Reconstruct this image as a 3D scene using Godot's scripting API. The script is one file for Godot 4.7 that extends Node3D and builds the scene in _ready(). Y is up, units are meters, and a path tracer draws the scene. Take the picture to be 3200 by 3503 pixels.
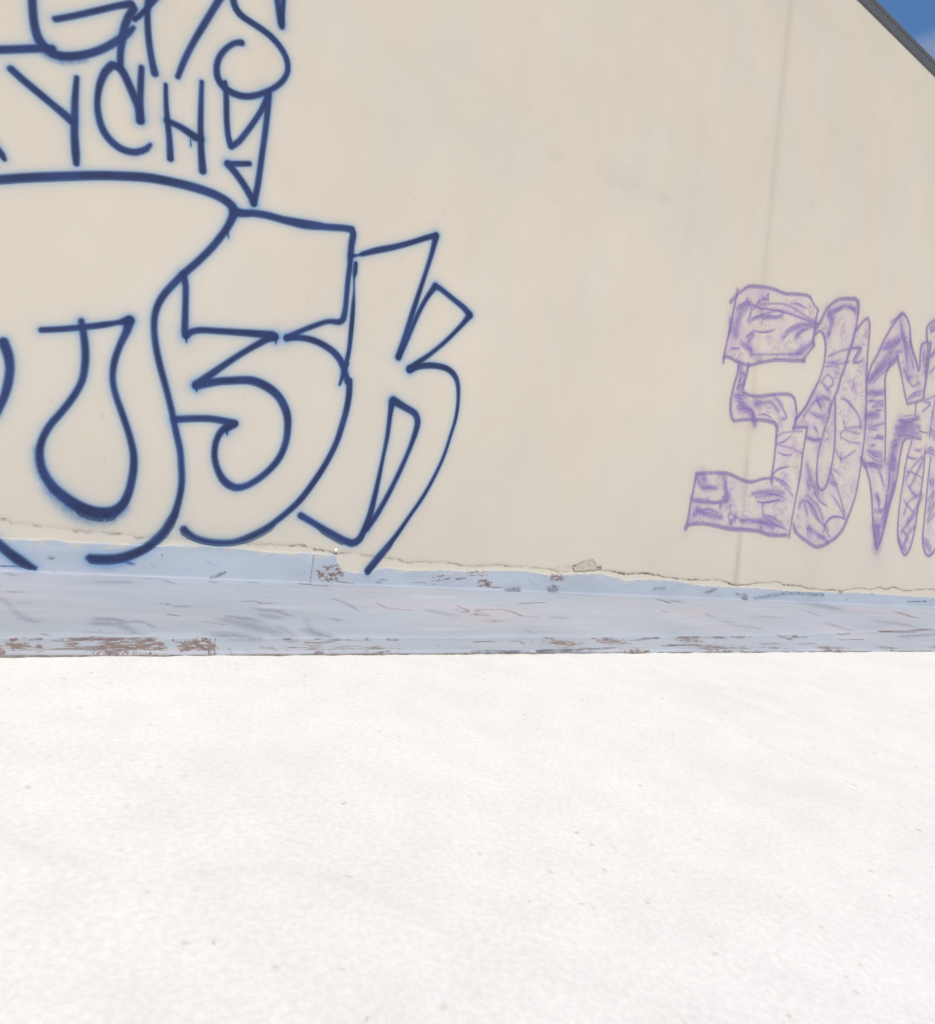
extends Node3D
# A tall cream rendered wall above a blue-grey painted ledge, tagged in blue and in lilac spray paint. Metres, y up; the wall's face is the plane z = 0.

const SEAM := 4.273          # x of the vertical joint between the two render panels
const LAP := -1.037          # x of the lap in the ledge's coating
const TOP := 0.03           # height of the ledge above the floor
const NAVY := Color8(44, 53, 88)
const ROYAL := Color8(49, 66, 115)
const HALO := Color8(84, 134, 192)
const LILAC := Color8(142, 122, 178)
const LILAC_DARK := Color8(124, 110, 158)
const CREAM := Color8(206, 200, 188)

var taken := {}
var grime: StandardMaterial3D
var rng := RandomNumberGenerator.new()
var grain := FastNoiseLite.new()
var edge := PackedVector2Array()


# A surface that paint is put on: a picture that covers a rectangle of the surface, in metres.
class Canvas:
	var img: Image
	var x0: float
	var y0: float
	var w: float
	var h: float
	var nx: int
	var ny: int
	func _init(ax: float, ay: float, aw: float, ah: float, px: int, py: int):
		x0 = ax; y0 = ay; w = aw; h = ah; nx = px; ny = py
	func uv(x: float, y: float) -> Vector2:
		return Vector2((x - x0) / w, 1.0 - (y - y0) / h)


func _ready():
	rng.seed = 41
	grain.seed = 7
	# ---- camera, sky, sun, exposure
	var camera := Camera3D.new()
	camera.name = "camera"
	camera.projection = Camera3D.PROJECTION_FRUSTUM
	camera.near = 0.05
	camera.far = 3000.0
	camera.size = 0.07006
	camera.frustum_offset = Vector2(0, -0.01271)
	camera.transform = Transform3D(Basis(Vector3(0.7911922, 0.16326727, 0.58937145), Vector3(-0.23374078, 0.97126993, 0.04472102), Vector3(-0.56513729, -0.17314306, 0.80662341)), Vector3(-3.52646, 1.10419, 5.03333))
	add_child(camera)
	camera.current = true
	var around := WorldEnvironment.new()
	around.name = "sky"
	var env := Environment.new()
	var sky := Sky.new()
	sky.sky_material = make_sky()
	env.background_mode = Environment.BG_SKY
	env.sky = sky
	env.background_energy_multiplier = 1.0
	env.ambient_light_source = Environment.AMBIENT_SOURCE_SKY
	env.tonemap_mode = Environment.TONE_MAPPER_LINEAR
	env.tonemap_exposure = 1.0
	env.sdfgi_enabled = true
	env.ssao_enabled = true
	env.ssil_enabled = true
	around.environment = env
	add_child(around)
	var sun := DirectionalLight3D.new()
	sun.name = "sun"
	sun.light_energy = 1.2
	sun.light_color = Color(1.0, 0.955, 0.885)
	sun.light_angular_distance = 0.5
	sun.shadow_enabled = true
	add_child(sun)
	sun.look_at_from_position(Vector3(-4.0, 12.2, 8.4), Vector3.ZERO)

	# ---- the painted surfaces
	edge = paint_edge()
	var left := Canvas.new(-4.1, 0.0, SEAM + 4.1, 8.8, 2048, 2048)
	var right := Canvas.new(SEAM, 0.0, 5.9, 8.8, 1792, 2048)
	var ledge_left := Canvas.new(-4.4, -2.15, LAP + 4.4, 2.45, 1600, 1120)
	var ledge_right := Canvas.new(LAP, -2.15, 12.0, 2.45, 2048, 1024)
	plaster(left)
	plaster(right)
	coating(ledge_left)
	coating(ledge_right)
	var walls: Array[Canvas] = [left, right]
	var ledges: Array[Canvas] = [ledge_left, ledge_right]
	wear_wall(walls)
	wear_ledge(ledges)
	var rows := [write_top(), write_row(), write_big()]
	for row in rows:
		for letter in row:
			for k in letter.strokes.size():
				letter.strokes[k] = smooth(letter.strokes[k], 0.04)
	for row in rows:                                                # the fine mist of all strokes first, then the lines
		for letter in row:
			for s in letter.strokes:
				for c in walls:
					spray(c, s, 0.0, true)
				for c in ledges:
					spray(c, s, TOP, true)
	for s in write_overspray():                                     # where the can was held farther off
		for c in walls:
			mark(c, smooth(s, 0.05), ROYAL, 0.55, 0.75, 0.0)
			mark(c, smooth(s, 0.05), HALO, 0.45, 1.6, 0.0)
		for c in ledges:
			mark(c, smooth(s, 0.05), HALO, 0.5, 0.8, TOP)
	for row in rows:
		for letter in row:
			for s in letter.strokes:
				for c in walls:
					spray(c, s, 0.0, false)
				for c in ledges:
					spray(c, s, TOP, false)
	var lilac := write_purple()
	for letter in lilac:
		for k in letter.strokes.size():
			letter.strokes[k] = smooth(letter.strokes[k], 0.08)
		for c in walls:
			scribble(c, letter.area)
	for s in write_shading():
		var line_ := smooth(s, 0.06)
		var own := rng.randi()
		for c in walls:
			hatch(c, line_, own)
	for s in write_curls():
		for c in walls:
			mark(c, smooth(s, 0.03, 3.0), LILAC_DARK, 0.62, 0.5, 0.0)
			mark(c, smooth(s, 0.03, 3.0), LILAC, 0.25, 2.6, 0.0)
	for letter in lilac:
		for s in letter.strokes:
			for c in walls:
				mark(c, s, LILAC_DARK, 0.84, 0.35, 0.0)
				mark(c, s, LILAC, 0.2, 2.5, 0.0)

	var relief := NoiseTexture2D.new()
	relief.width = 1024
	relief.height = 1024
	relief.seamless = true
	relief.noise = noise(19, 0.012, 5)
	var wall_left := surface(left.img, 0.88, relief, 0.1)
	var wall_right := surface(right.img, 0.88, relief, 0.1)
	var coat_left := surface(ledge_left.img, 0.62, relief, 0.12)
	var coat_right := surface(ledge_right.img, 0.62, relief, 0.12)
	var grey_metal := speckled(Color8(106, 109, 111), Color8(92, 95, 97), 0.55, 3.0)
	grey_metal.metallic = 0.25
	var plain_wall := speckled(Color8(212, 204, 193), Color8(205, 198, 187), 0.88, 0.4)
	var gap := speckled(Color8(140, 132, 118), Color8(112, 105, 95), 0.95, 3.0)
	var bare := speckled(Color8(198, 192, 180), Color8(176, 168, 155), 0.95, 5.0)

	grime = speckled(Color8(150, 146, 138), Color8(112, 106, 98), 0.95, 4.0)

	# ---- floor and ground
	build_floor()

	# ---- the wall
	var wall := thing("rendered_wall", "tall smooth cream rendered wall with a dark grey metal coping, covered in graffiti", "wall")
	var back := [[-16.0, -4.1, plain_wall, null], [-4.1, SEAM, wall_left, left], [SEAM, SEAM + 5.9, wall_right, right], [SEAM + 5.9, 24.0, plain_wall, null]]
	for p in back:
		panel(wall, p[0], p[1], p[2], p[3])
	var filler := shape()
	box(filler, Vector3(SEAM, 4.29, -0.1535), Vector3(0.02, 8.5, 0.3))
	put("joint_filler", filler, speckled(Color8(188, 183, 173), Color8(170, 166, 158), 0.95, 2.0), wall)
	coping(wall, grey_metal)
	fillet(wall, wall_left, left)
	fillet(wall, wall_right, right)
	crack(wall, "crack", crack_line(), gap, 0.0105)
	crack(wall, "crack", chip_line(), gap, 0.0125)
	var chip := shape()
	sheet(chip, chip_area(), 0.0095, null)
	put("exposed_patch", chip, bare, wall)

	# ---- the ledge
	var ledge := thing("painted_ledge", "low blue-grey painted ledge with flaking coating along the foot of the cream wall", "ledge")
	build_ledge(ledge, -4.4, LAP, coat_left, ledge_left)
	build_ledge(ledge, LAP, LAP + 12.0, coat_right, ledge_right)
	var knob := shape()
	ball(knob, Vector3(-0.85, 0.269, 0.018), 0.014)
	put("mortar_lump", knob, speckled(Color8(236, 234, 228), Color8(226, 223, 215), 0.9, 4.0), ledge)

	# ---- graffiti
	var mats := {left: wall_left, right: wall_right, ledge_left: coat_left, ledge_right: coat_right}
	var top := thing("graffiti", "thick blue spray letters cut off by the top left corner of the picture", "graffiti", "blue spray paint lettering")
	lettering(top, rows[0], walls, ledges, mats, 0.0012)
	var row_ := thing("graffiti", "row of thin blue capital letters YCHY between the cut-off letters and the long curve", "graffiti", "blue spray paint lettering")
	lettering(row_, rows[1], walls, ledges, mats, 0.0016)
	var big := thing("graffiti", "largest blue outlined letters, with a 3 and a K, running down onto the ledge", "graffiti", "blue spray paint lettering")
	lettering(big, rows[2], walls, ledges, mats, 0.0020)
	var pale := thing("graffiti", "lilac scribble-filled block letters on the far right of the wall", "graffiti")
	for letter in lilac:
		var part := painted(letter.strokes, walls, ledges, mats, 0.0022)
		for k in walls.size():
			var side: PackedVector2Array
			var c := walls[k]
			side = PackedVector2Array([Vector2(c.x0 + 0.008, 0.3), Vector2(c.x0 + c.w - 0.008, 0.3), Vector2(c.x0 + c.w - 0.008, 8.0), Vector2(c.x0 + 0.008, 8.0)])
			for piece in Geometry2D.intersect_polygons(letter.area, side):
				var st := shape()
				sheet(st, piece, 0.0012, c)
				st.set_material(mats[c])
				part = st.commit(part)
		var node := MeshInstance3D.new()
		node.mesh = part
		node.name = numbered("letter", pale)
		pale.add_child(node, true)


# ---------------------------------------------------------------- naming and small helpers

func numbered(called: String, parent: Node) -> String:
	var key := str(parent.get_instance_id()) + called
	var n: int = taken.get(key, -1) + 1
	taken[key] = n
	return called if n == 0 else "%s_%03d" % [called, n]


func thing(called: String, label: String, category: String, group := "") -> Node3D:
	var o := Node3D.new()
	o.name = numbered(called, self)
	add_child(o, true)
	o.set_meta("label", label)
	o.set_meta("category", category)
	if group != "":
		o.set_meta("group", group)
	return o


func shape() -> SurfaceTool:
	var st := SurfaceTool.new()
	st.begin(Mesh.PRIMITIVE_TRIANGLES)
	st.set_smooth_group(-1)
	return st


func put(called: String, st: SurfaceTool, m: Material, parent: Node) -> MeshInstance3D:
	st.generate_normals()
	st.set_material(m)
	var o := MeshInstance3D.new()
	o.mesh = st.commit()
	o.name = numbered(called, parent)
	parent.add_child(o, true)
	return o


func corner(st: SurfaceTool, p: Vector3, t: Vector2):
	st.set_uv(t)
	st.add_vertex(p)


# a, b, c, d run counter-clockwise as seen from outside
func quad(st: SurfaceTool, a: Vector3, b: Vector3, c: Vector3, d: Vector3, ta := Vector2.ZERO, tb := Vector2.ZERO, tc := Vector2.ZERO, td := Vector2.ZERO):
	corner(st, a, ta); corner(st, c, tc); corner(st, b, tb)
	corner(st, a, ta); corner(st, d, td); corner(st, c, tc)


func box(st: SurfaceTool, at: Vector3, size: Vector3):
	var e := size / 2.0
	var p := func(x: float, y: float, z: float) -> Vector3: return at + Vector3(x * e.x, y * e.y, z * e.z)
	quad(st, p.call(-1, -1, 1), p.call(1, -1, 1), p.call(1, 1, 1), p.call(-1, 1, 1))
	quad(st, p.call(1, -1, -1), p.call(-1, -1, -1), p.call(-1, 1, -1), p.call(1, 1, -1))
	quad(st, p.call(1, -1, 1), p.call(1, -1, -1), p.call(1, 1, -1), p.call(1, 1, 1))
	quad(st, p.call(-1, -1, -1), p.call(-1, -1, 1), p.call(-1, 1, 1), p.call(-1, 1, -1))
	quad(st, p.call(-1, 1, 1), p.call(1, 1, 1), p.call(1, 1, -1), p.call(-1, 1, -1))
	quad(st, p.call(-1, -1, -1), p.call(1, -1, -1), p.call(1, -1, 1), p.call(-1, -1, 1))


func ball(st: SurfaceTool, at: Vector3, r: float):
	st.set_smooth_group(1)
	var n := 10
	var p := func(i: int, j: int) -> Vector3:
		var a := PI * i / n
		var b := TAU * j / n
		var rough := 1.0 + 0.25 * grain.get_noise_3d(sin(a) * cos(b) * 150.0, cos(a) * 150.0, sin(a) * sin(b) * 150.0)
		return at + Vector3(sin(a) * cos(b), cos(a) * 1.25, sin(a) * sin(b) * 0.8) * r * rough
	for i in n:
		for j in n:
			quad(st, p.call(i + 1, j), p.call(i, j), p.call(i, j + 1), p.call(i + 1, j + 1))


func line(a: Array) -> PackedVector3Array:
	var out := PackedVector3Array()
	for i in range(0, a.size(), 3):
		out.append(Vector3(a[i], a[i + 1], a[i + 2]))
	return out


func flat(a: Array) -> PackedVector2Array:
	var out := PackedVector2Array()
	for i in range(0, a.size(), 2):
		out.append(Vector2(a[i], a[i + 1]))
	return out


# A rounded line through the points (x, y, width), with sharp corners kept.
func smooth(p: PackedVector3Array, step: float, corner_at := 1.05) -> PackedVector3Array:
	var n := p.size()
	if n < 3:
		return p
	var way := PackedVector3Array()
	for i in n:
		var a := p[maxi(i - 1, 0)]
		var b := p[mini(i + 1, n - 1)]
		var t := (b - a) * 0.5
		if i > 0 and i < n - 1:
			var u := Vector2(p[i].x - a.x, p[i].y - a.y)
			var v := Vector2(b.x - p[i].x, b.y - p[i].y)
			if absf(u.angle_to(v)) > corner_at:
				t = Vector3.ZERO
			else:
				t = t.normalized() * minf(minf(u.length(), v.length()), t.length())
		way.append(t)
	var out := PackedVector3Array()
	for i in n - 1:
		var d := Vector2(p[i + 1].x - p[i].x, p[i + 1].y - p[i].y).length()
		var k := maxi(1, ceili(d / step))
		for j in k:
			var t := float(j) / k
			var tt := t * t
			var ttt := tt * t
			out.append(p[i] * (2 * ttt - 3 * tt + 1) + way[i] * (ttt - 2 * tt + t) + p[i + 1] * (3 * tt - 2 * ttt) + way[i + 1] * (ttt - tt))
	out.append(p[n - 1])
	return out


func height_at(x: float) -> float:                                  # top of the ledge's coating on the wall
	var n := edge.size()
	if x <= edge[0].x:
		return edge[0].y
	for i in n - 1:
		if x < edge[i + 1].x:
			return lerpf(edge[i].y, edge[i + 1].y, (x - edge[i].x) / maxf(0.0001, edge[i + 1].x - edge[i].x))
	return edge[n - 1].y


func noise(seed_: int, frequency: float, octaves: int) -> FastNoiseLite:
	var f := FastNoiseLite.new()
	f.noise_type = FastNoiseLite.TYPE_SIMPLEX_SMOOTH
	f.seed = seed_
	f.frequency = frequency
	f.fractal_type = FastNoiseLite.FRACTAL_FBM
	f.fractal_octaves = octaves
	return f


# ---------------------------------------------------------------- materials

func surface(img: Image, rough: float, relief: Texture2D, depth: float) -> StandardMaterial3D:
	var m := StandardMaterial3D.new()
	m.albedo_texture = ImageTexture.create_from_image(img)
	m.roughness = rough
	m.metallic_specular = 0.35
	m.texture_repeat = false
	m.heightmap_enabled = true
	m.heightmap_texture = relief
	m.heightmap_scale = depth
	return m


func speckled(a: Color, b: Color, rough: float, scale_: float) -> StandardMaterial3D:
	var m := StandardMaterial3D.new()
	var t := NoiseTexture2D.new()
	t.width = 256
	t.height = 256
	t.seamless = true
	t.noise = noise(rng.randi() % 1000, 0.02, 4)
	var g := Gradient.new()
	g.set_color(0, b)
	g.set_color(1, a)
	g.set_offset(0, 0.25)
	g.set_offset(1, 0.75)
	t.color_ramp = g
	m.albedo_texture = t
	m.roughness = rough
	m.metallic_specular = 0.35
	m.uv1_triplanar = true
	m.uv1_world_triplanar = true
	m.uv1_scale = Vector3.ONE * scale_
	return m


func make_sky() -> ProceduralSkyMaterial:
	var s := ProceduralSkyMaterial.new()
	s.sky_top_color = Color8(80, 121, 176)
	s.sky_horizon_color = Color8(168, 184, 200)
	s.sky_curve = 0.12
	s.sky_energy_multiplier = 1.0
	s.ground_bottom_color = Color8(120, 116, 110)
	s.ground_horizon_color = Color8(160, 166, 172)
	s.sun_angle_max = 1.0
	# broken grey cloud in level bands
	var w := 1024
	var h := 512
	var img := Image.create(w, h, false, Image.FORMAT_RGBA8)
	var f := noise(23, 1.1, 5)
	for y in h / 2 + 8:
		var up := 0.5 * PI - PI * (y + 0.5) / h
		for x in w:
			var a := TAU * (x + 0.5) / w
			var v := f.get_noise_3d(cos(a) * cos(up) * 2.0, sin(up) * 7.0, sin(a) * cos(up) * 2.0)
			var low := clampf((0.582 - up) / 0.02, 0.0, 1.0)
			var k := clampf((v + 0.36 * low - 0.16) * 4.5, 0.0, 1.0)
			var rim := clampf(1.0 - absf(k - 0.35) * 3.0, 0.0, 1.0)
			img.set_pixel(x, y, Color(0.46 + 0.08 * rim, 0.385 + 0.12 * rim, 0.22 + 0.2 * rim, k))
	s.sky_cover = ImageTexture.create_from_image(img)
	s.sky_cover_modulate = Color(1, 1, 1, 1)
	return s


# ---------------------------------------------------------------- base coats

func plaster(c: Canvas):
	var n := 384
	var img := Image.create(n, n, false, Image.FORMAT_RGBA8)
	var wide := noise(3, 0.35, 3)
	var fine := noise(4, 2.2, 4)
	var hue := noise(5, 0.5, 3)
	for j in n:
		var y := c.y0 + c.h * (1.0 - (j + 0.5) / n)
		for i in n:
			var x := c.x0 + c.w * (i + 0.5) / n
			var v := 1.0 + 0.02 * wide.get_noise_2d(x, y) + 0.009 * fine.get_noise_2d(x, y * 0.8)
			var q := 0.007 * hue.get_noise_2d(x * 1.4, y)
			img.set_pixel(i, j, Color(CREAM.r * v * (1.0 + q), CREAM.g * v, CREAM.b * v * (1.0 - q * 1.5)))
	img.resize(c.nx, c.ny, Image.INTERPOLATE_CUBIC)
	c.img = img


func coating(c: Canvas):
	var nx := c.nx / 2
	var ny := c.ny / 2
	var img := Image.create(nx, ny, false, Image.FORMAT_RGBA8)
	var wide := noise(11, 0.45, 3)
	var fine := noise(12, 3.0, 4)
	var pink := noise(13, 0.9, 3)
	for j in ny:
		var s := c.y0 + c.h * (1.0 - (j + 0.5) / ny)
		var up := clampf((s + 0.03) / 0.06, 0.0, 1.0)
		for i in nx:
			var x := c.x0 + c.w * (i + 0.5) / nx
			var v := 1.0 + 0.045 * wide.get_noise_2d(x, s * 1.5) + 0.03 * fine.get_noise_2d(x * 0.4, s * 2.2)
			var q := pink.get_noise_2d(x * 0.6, s * 1.6)
			var a := Color8(166, 175, 187).lerp(Color8(176, 176, 187), clampf(q * 1.6, 0.0, 1.0))
			a = a.lerp(Color8(176, 186, 200), up)
			img.set_pixel(i, j, Color(a.r * v, a.g * v, a.b * v))
	img.resize(c.nx, c.ny, Image.INTERPOLATE_CUBIC)
	c.img = img
	# brushed out unevenly where the coating ends on the render
	var rag := noise(14, 11.0, 4)
	for i in c.nx:
		var x := c.x0 + c.w * (i + 0.5) / c.nx
		var top := height_at(x) - TOP
		for j in range(0, int(c.ny * 0.14)):
			var s := c.y0 + c.h * (1.0 - (j + 0.5) / c.ny)
			var depth := top - s
			if depth > 0.09:
				continue
			var n := rag.get_noise_2d(x * 0.7, s * 2.4)
			var k := clampf((0.022 + 0.05 * n - depth) / 0.012, 0.0, 1.0)
			img.set_pixel(i, j, img.get_pixel(i, j).lerp(Color8(198, 195, 187), k * 0.9))


# ---------------------------------------------------------------- paint

# Distance to the edge of a line (x, y, width), below 0 inside, for every texel within reach.
func field(c: Canvas, p: PackedVector3Array, reach: float, down: float) -> Dictionary:
	var lo := Vector2(1e9, 1e9)
	var hi := Vector2(-1e9, -1e9)
	for q in p:
		var r := q.z * 0.5 + reach
		lo = lo.min(Vector2(q.x - r, q.y - down - r))
		hi = hi.max(Vector2(q.x + r, q.y - down + r))
	var sx := c.nx / c.w
	var sy := c.ny / c.h
	var i0 := clampi(floori((lo.x - c.x0) * sx), 0, c.nx)
	var i1 := clampi(ceili((hi.x - c.x0) * sx), 0, c.nx)
	var j0 := clampi(floori(c.ny - (hi.y - c.y0) * sy), 0, c.ny)
	var j1 := clampi(ceili(c.ny - (lo.y - c.y0) * sy), 0, c.ny)
	if i1 <= i0 or j1 <= j0:
		return {}
	var w := i1 - i0
	var buf := PackedFloat32Array()
	buf.resize(w * (j1 - j0))
	buf.fill(9.0)
	for k in maxi(1, p.size() - 1):
		var a := p[k]
		var b := p[mini(k + 1, p.size() - 1)]
		var ax := a.x
		var ay := a.y - down
		var dx := b.x - ax
		var dy := b.y - down - ay
		var dd := maxf(1e-9, dx * dx + dy * dy)
		var ra := a.z * 0.5
		var rb := b.z * 0.5
		var r := maxf(ra, rb) + reach
		var u0 := maxi(i0, floori((minf(ax, b.x) - r - c.x0) * sx))
		var u1 := mini(i1, ceili((maxf(ax, b.x) + r - c.x0) * sx))
		var v0 := maxi(j0, floori(c.ny - (maxf(ay, b.y - down) + r - c.y0) * sy))
		var v1 := mini(j1, ceili(c.ny - (minf(ay, b.y - down) - r - c.y0) * sy))
		for v in range(v0, v1):
			var y := c.y0 + (c.ny - v - 0.5) / sy - ay
			var at := (v - j0) * w - i0
			for u in range(u0, u1):
				var x := c.x0 + (u + 0.5) / sx - ax
				var t := clampf((x * dx + y * dy) / dd, 0.0, 1.0)
				var ex := x - t * dx
				var ey := y - t * dy
				var d := sqrt(ex * ex + ey * ey) - ra - (rb - ra) * t
				if d < buf[at + u]:
					buf[at + u] = d
	return {"i": i0, "j": j0, "w": w, "h": j1 - j0, "d": buf}


func spray(c: Canvas, p: PackedVector3Array, down: float, mist: bool):
	var reach := 0.11 if mist else 0.02
	var f := field(c, p, reach, down)
	if f.is_empty():
		return
	var buf: PackedFloat32Array = f.d
	var w: int = f.w
	var wide := 0.0
	for q in p:
		wide += q.z
	wide /= p.size()
	var soft := 0.16 * wide + 0.0035
	for v in int(f.h):
		for u in w:
			var d := buf[v * w + u]
			if d > reach:
				continue
			var i: int = f.i + u
			var j: int = f.j + v
			var was := c.img.get_pixel(i, j)
			if mist:
				var out := maxf(0.0, d)
				var n := 1.0 + 0.5 * grain.get_noise_2d(i * 40.0, j * 40.0)
				var a := (0.46 * exp(-out / (0.007 + 0.18 * wide)) + 0.15 * exp(-out / 0.04) * (1.0 - out / reach)) * n
				c.img.set_pixel(i, j, was.lerp(HALO, clampf(a, 0.0, 0.8)))
			else:
				var t := clampf(0.5 - d / (2.0 * soft), 0.0, 1.0)
				if t > 0.0:
					var x := float(i) / c.nx * c.w
					var y := float(j) / c.ny * c.h
					var k := clampf(0.45 + 0.9 * grain.get_noise_2d(x * 260.0 + down * 900.0, y * 260.0) + (wide - 0.045) * 12.0, 0.0, 1.0)
					c.img.set_pixel(i, j, was.lerp(NAVY.lerp(ROYAL, k), 0.97 * t * t * (3.0 - 2.0 * t)))


func mark(c: Canvas, p: PackedVector3Array, col: Color, alpha: float, soft: float, down: float, broken := 0.0):
	var wide := 0.0
	for q in p:
		wide += q.z
	var s := soft * wide / p.size() + 0.003
	var f := field(c, p, s, down)
	if f.is_empty():
		return
	var buf: PackedFloat32Array = f.d
	var w: int = f.w
	for v in int(f.h):
		for u in w:
			var d := buf[v * w + u]
			if d >= s:
				continue
			var t := clampf(0.5 - d / (2.0 * s), 0.0, 1.0)
			var i: int = f.i + u
			var j: int = f.j + v
			var n := clampf(0.85 + 0.5 * grain.get_noise_2d(i * 9.0, j * 9.0) + broken * (1.6 * grain.get_noise_2d(i * 5.0 + 300.0, j * 11.0) - 0.1), 0.0, 1.0)
			c.img.set_pixel(i, j, c.img.get_pixel(i, j).lerp(col, alpha * t * t * (3.0 - 2.0 * t) * n))


# The loose curls and dots with which a lilac letter is filled.
func scribble(c: Canvas, area: PackedVector2Array):
	var lo := area[0]
	var hi := area[0]
	for q in area:
		lo = lo.min(q)
		hi = hi.max(q)
	var own := RandomNumberGenerator.new()
	own.seed = int(lo.x * 1000.0) + 77
	# a thin uneven wash
	var sx := c.nx / c.w
	var sy := c.ny / c.h
	var cloud := noise(31, 2.6, 3)
	for j in range(clampi(int(c.ny - (hi.y - c.y0) * sy), 0, c.ny), clampi(int(c.ny - (lo.y - c.y0) * sy), 0, c.ny)):
		var y := c.y0 + (c.ny - j - 0.5) / sy
		for i in range(clampi(int((lo.x - c.x0) * sx), 0, c.nx), clampi(int((hi.x - c.x0) * sx), 0, c.nx)):
			var x := c.x0 + (i + 0.5) / sx
			if Geometry2D.is_point_in_polygon(Vector2(x, y), area):
				var a := clampf(0.2 + 0.42 * cloud.get_noise_2d(x, y) + 0.12 * cloud.get_noise_2d(x * 3.0, y * 8.0), 0.05, 0.65)
				c.img.set_pixel(i, j, c.img.get_pixel(i, j).lerp(Color8(184, 168, 200), a))
	var many := int((hi.x - lo.x) * (hi.y - lo.y) * 17.0)
	var lean := 0.45 + own.randf_range(-0.2, 0.2)
	for k in many:
		var at := Vector2(own.randf_range(lo.x, hi.x), own.randf_range(lo.y, hi.y))
		if not Geometry2D.is_point_in_polygon(at, area):
			continue
		var turn := lean + own.randf_range(-0.5, 0.5)
		var w := own.randf_range(0.008, 0.022)
		var a := own.randf_range(0.16, 0.46)
		var soft := own.randf_range(0.8, 1.8)
		var side := 1.0
		for s in own.randi_range(2, 9):                             # loose back and forth of the hand, one bowed pass after another
			var way := Vector2.from_angle(turn + own.randf_range(-0.25, 0.25))
			var long := own.randf_range(0.05, 0.2)
			var bow := own.randf_range(-0.03, 0.07)
			var p := PackedVector3Array()
			for i in 7:
				var t := i / 6.0
				var q := at + way * long * side * (t - 0.5) + Vector2(-way.y, way.x) * bow * (1.0 - 4.0 * (t - 0.5) * (t - 0.5))
				if Geometry2D.is_point_in_polygon(q, area):
					p.append(Vector3(q.x, q.y, w * (0.5 + 0.8 * t)))
			if p.size() >= 3:
				mark(c, p, LILAC if k % 4 else LILAC_DARK, a * own.randf_range(0.6, 1.0), soft, 0.0)
			side = -side
			at += Vector2(way.y, -way.x) * own.randf_range(0.012, 0.05) + way * own.randf_range(-0.03, 0.03)
		if own.randf() < 0.6:
			mark(c, PackedVector3Array([Vector3(at.x, at.y, 0.016), Vector3(at.x, at.y + 0.014, 0.014)]), LILAC_DARK, 0.6 if Geometry2D.is_point_in_polygon(at, area) else 0.0, 0.6, 0.0)


# A patch rubbed in with several loose, bowed passes of the can.
func hatch(c: Canvas, p: PackedVector3Array, seed_: int):
	var own := RandomNumberGenerator.new()
	own.seed = seed_
	mark(c, p, LILAC, own.randf_range(0.34, 0.56), 0.85, 0.0)
	if p.size() < 2:
		return
	var a := p[0]
	var b := p[p.size() - 1]
	var long := Vector2(b.x - a.x, b.y - a.y).length()
	for k in 8:
		var shift := own.randf_range(-0.55, 0.55)
		var bow := (1.0 if seed_ % 2 else -1.0) * minf(0.09 * long, 0.03) * own.randf_range(0.85, 1.15)
		var from := own.randf_range(-0.12, 0.3)
		var to := own.randf_range(0.6, 1.15)
		var q := PackedVector3Array()
		for i in 9:
			var t := lerpf(from, to, i / 8.0)
			var f := clampf(t, 0.0, 1.0) * (p.size() - 1)
			var n := mini(int(f), p.size() - 2)
			var d := p[n + 1] - p[n]
			var at := p[n].lerp(p[n + 1], f - n) + d.normalized() * long * (t - clampf(t, 0.0, 1.0))
			var u := Vector2(-d.y, d.x).normalized() * (at.z * shift + bow * (4.0 * t * (1.0 - t) - 0.5))
			q.append(Vector3(at.x + u.x, at.y + u.y, maxf(0.006, at.z * own.randf_range(0.14, 0.24)) * (0.35 + 0.65 * sin(PI * (i + 1) / 10.0))))
		mark(c, q, LILAC if k % 3 else LILAC_DARK, own.randf_range(0.35, 0.75), 0.8, 0.0)


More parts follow.
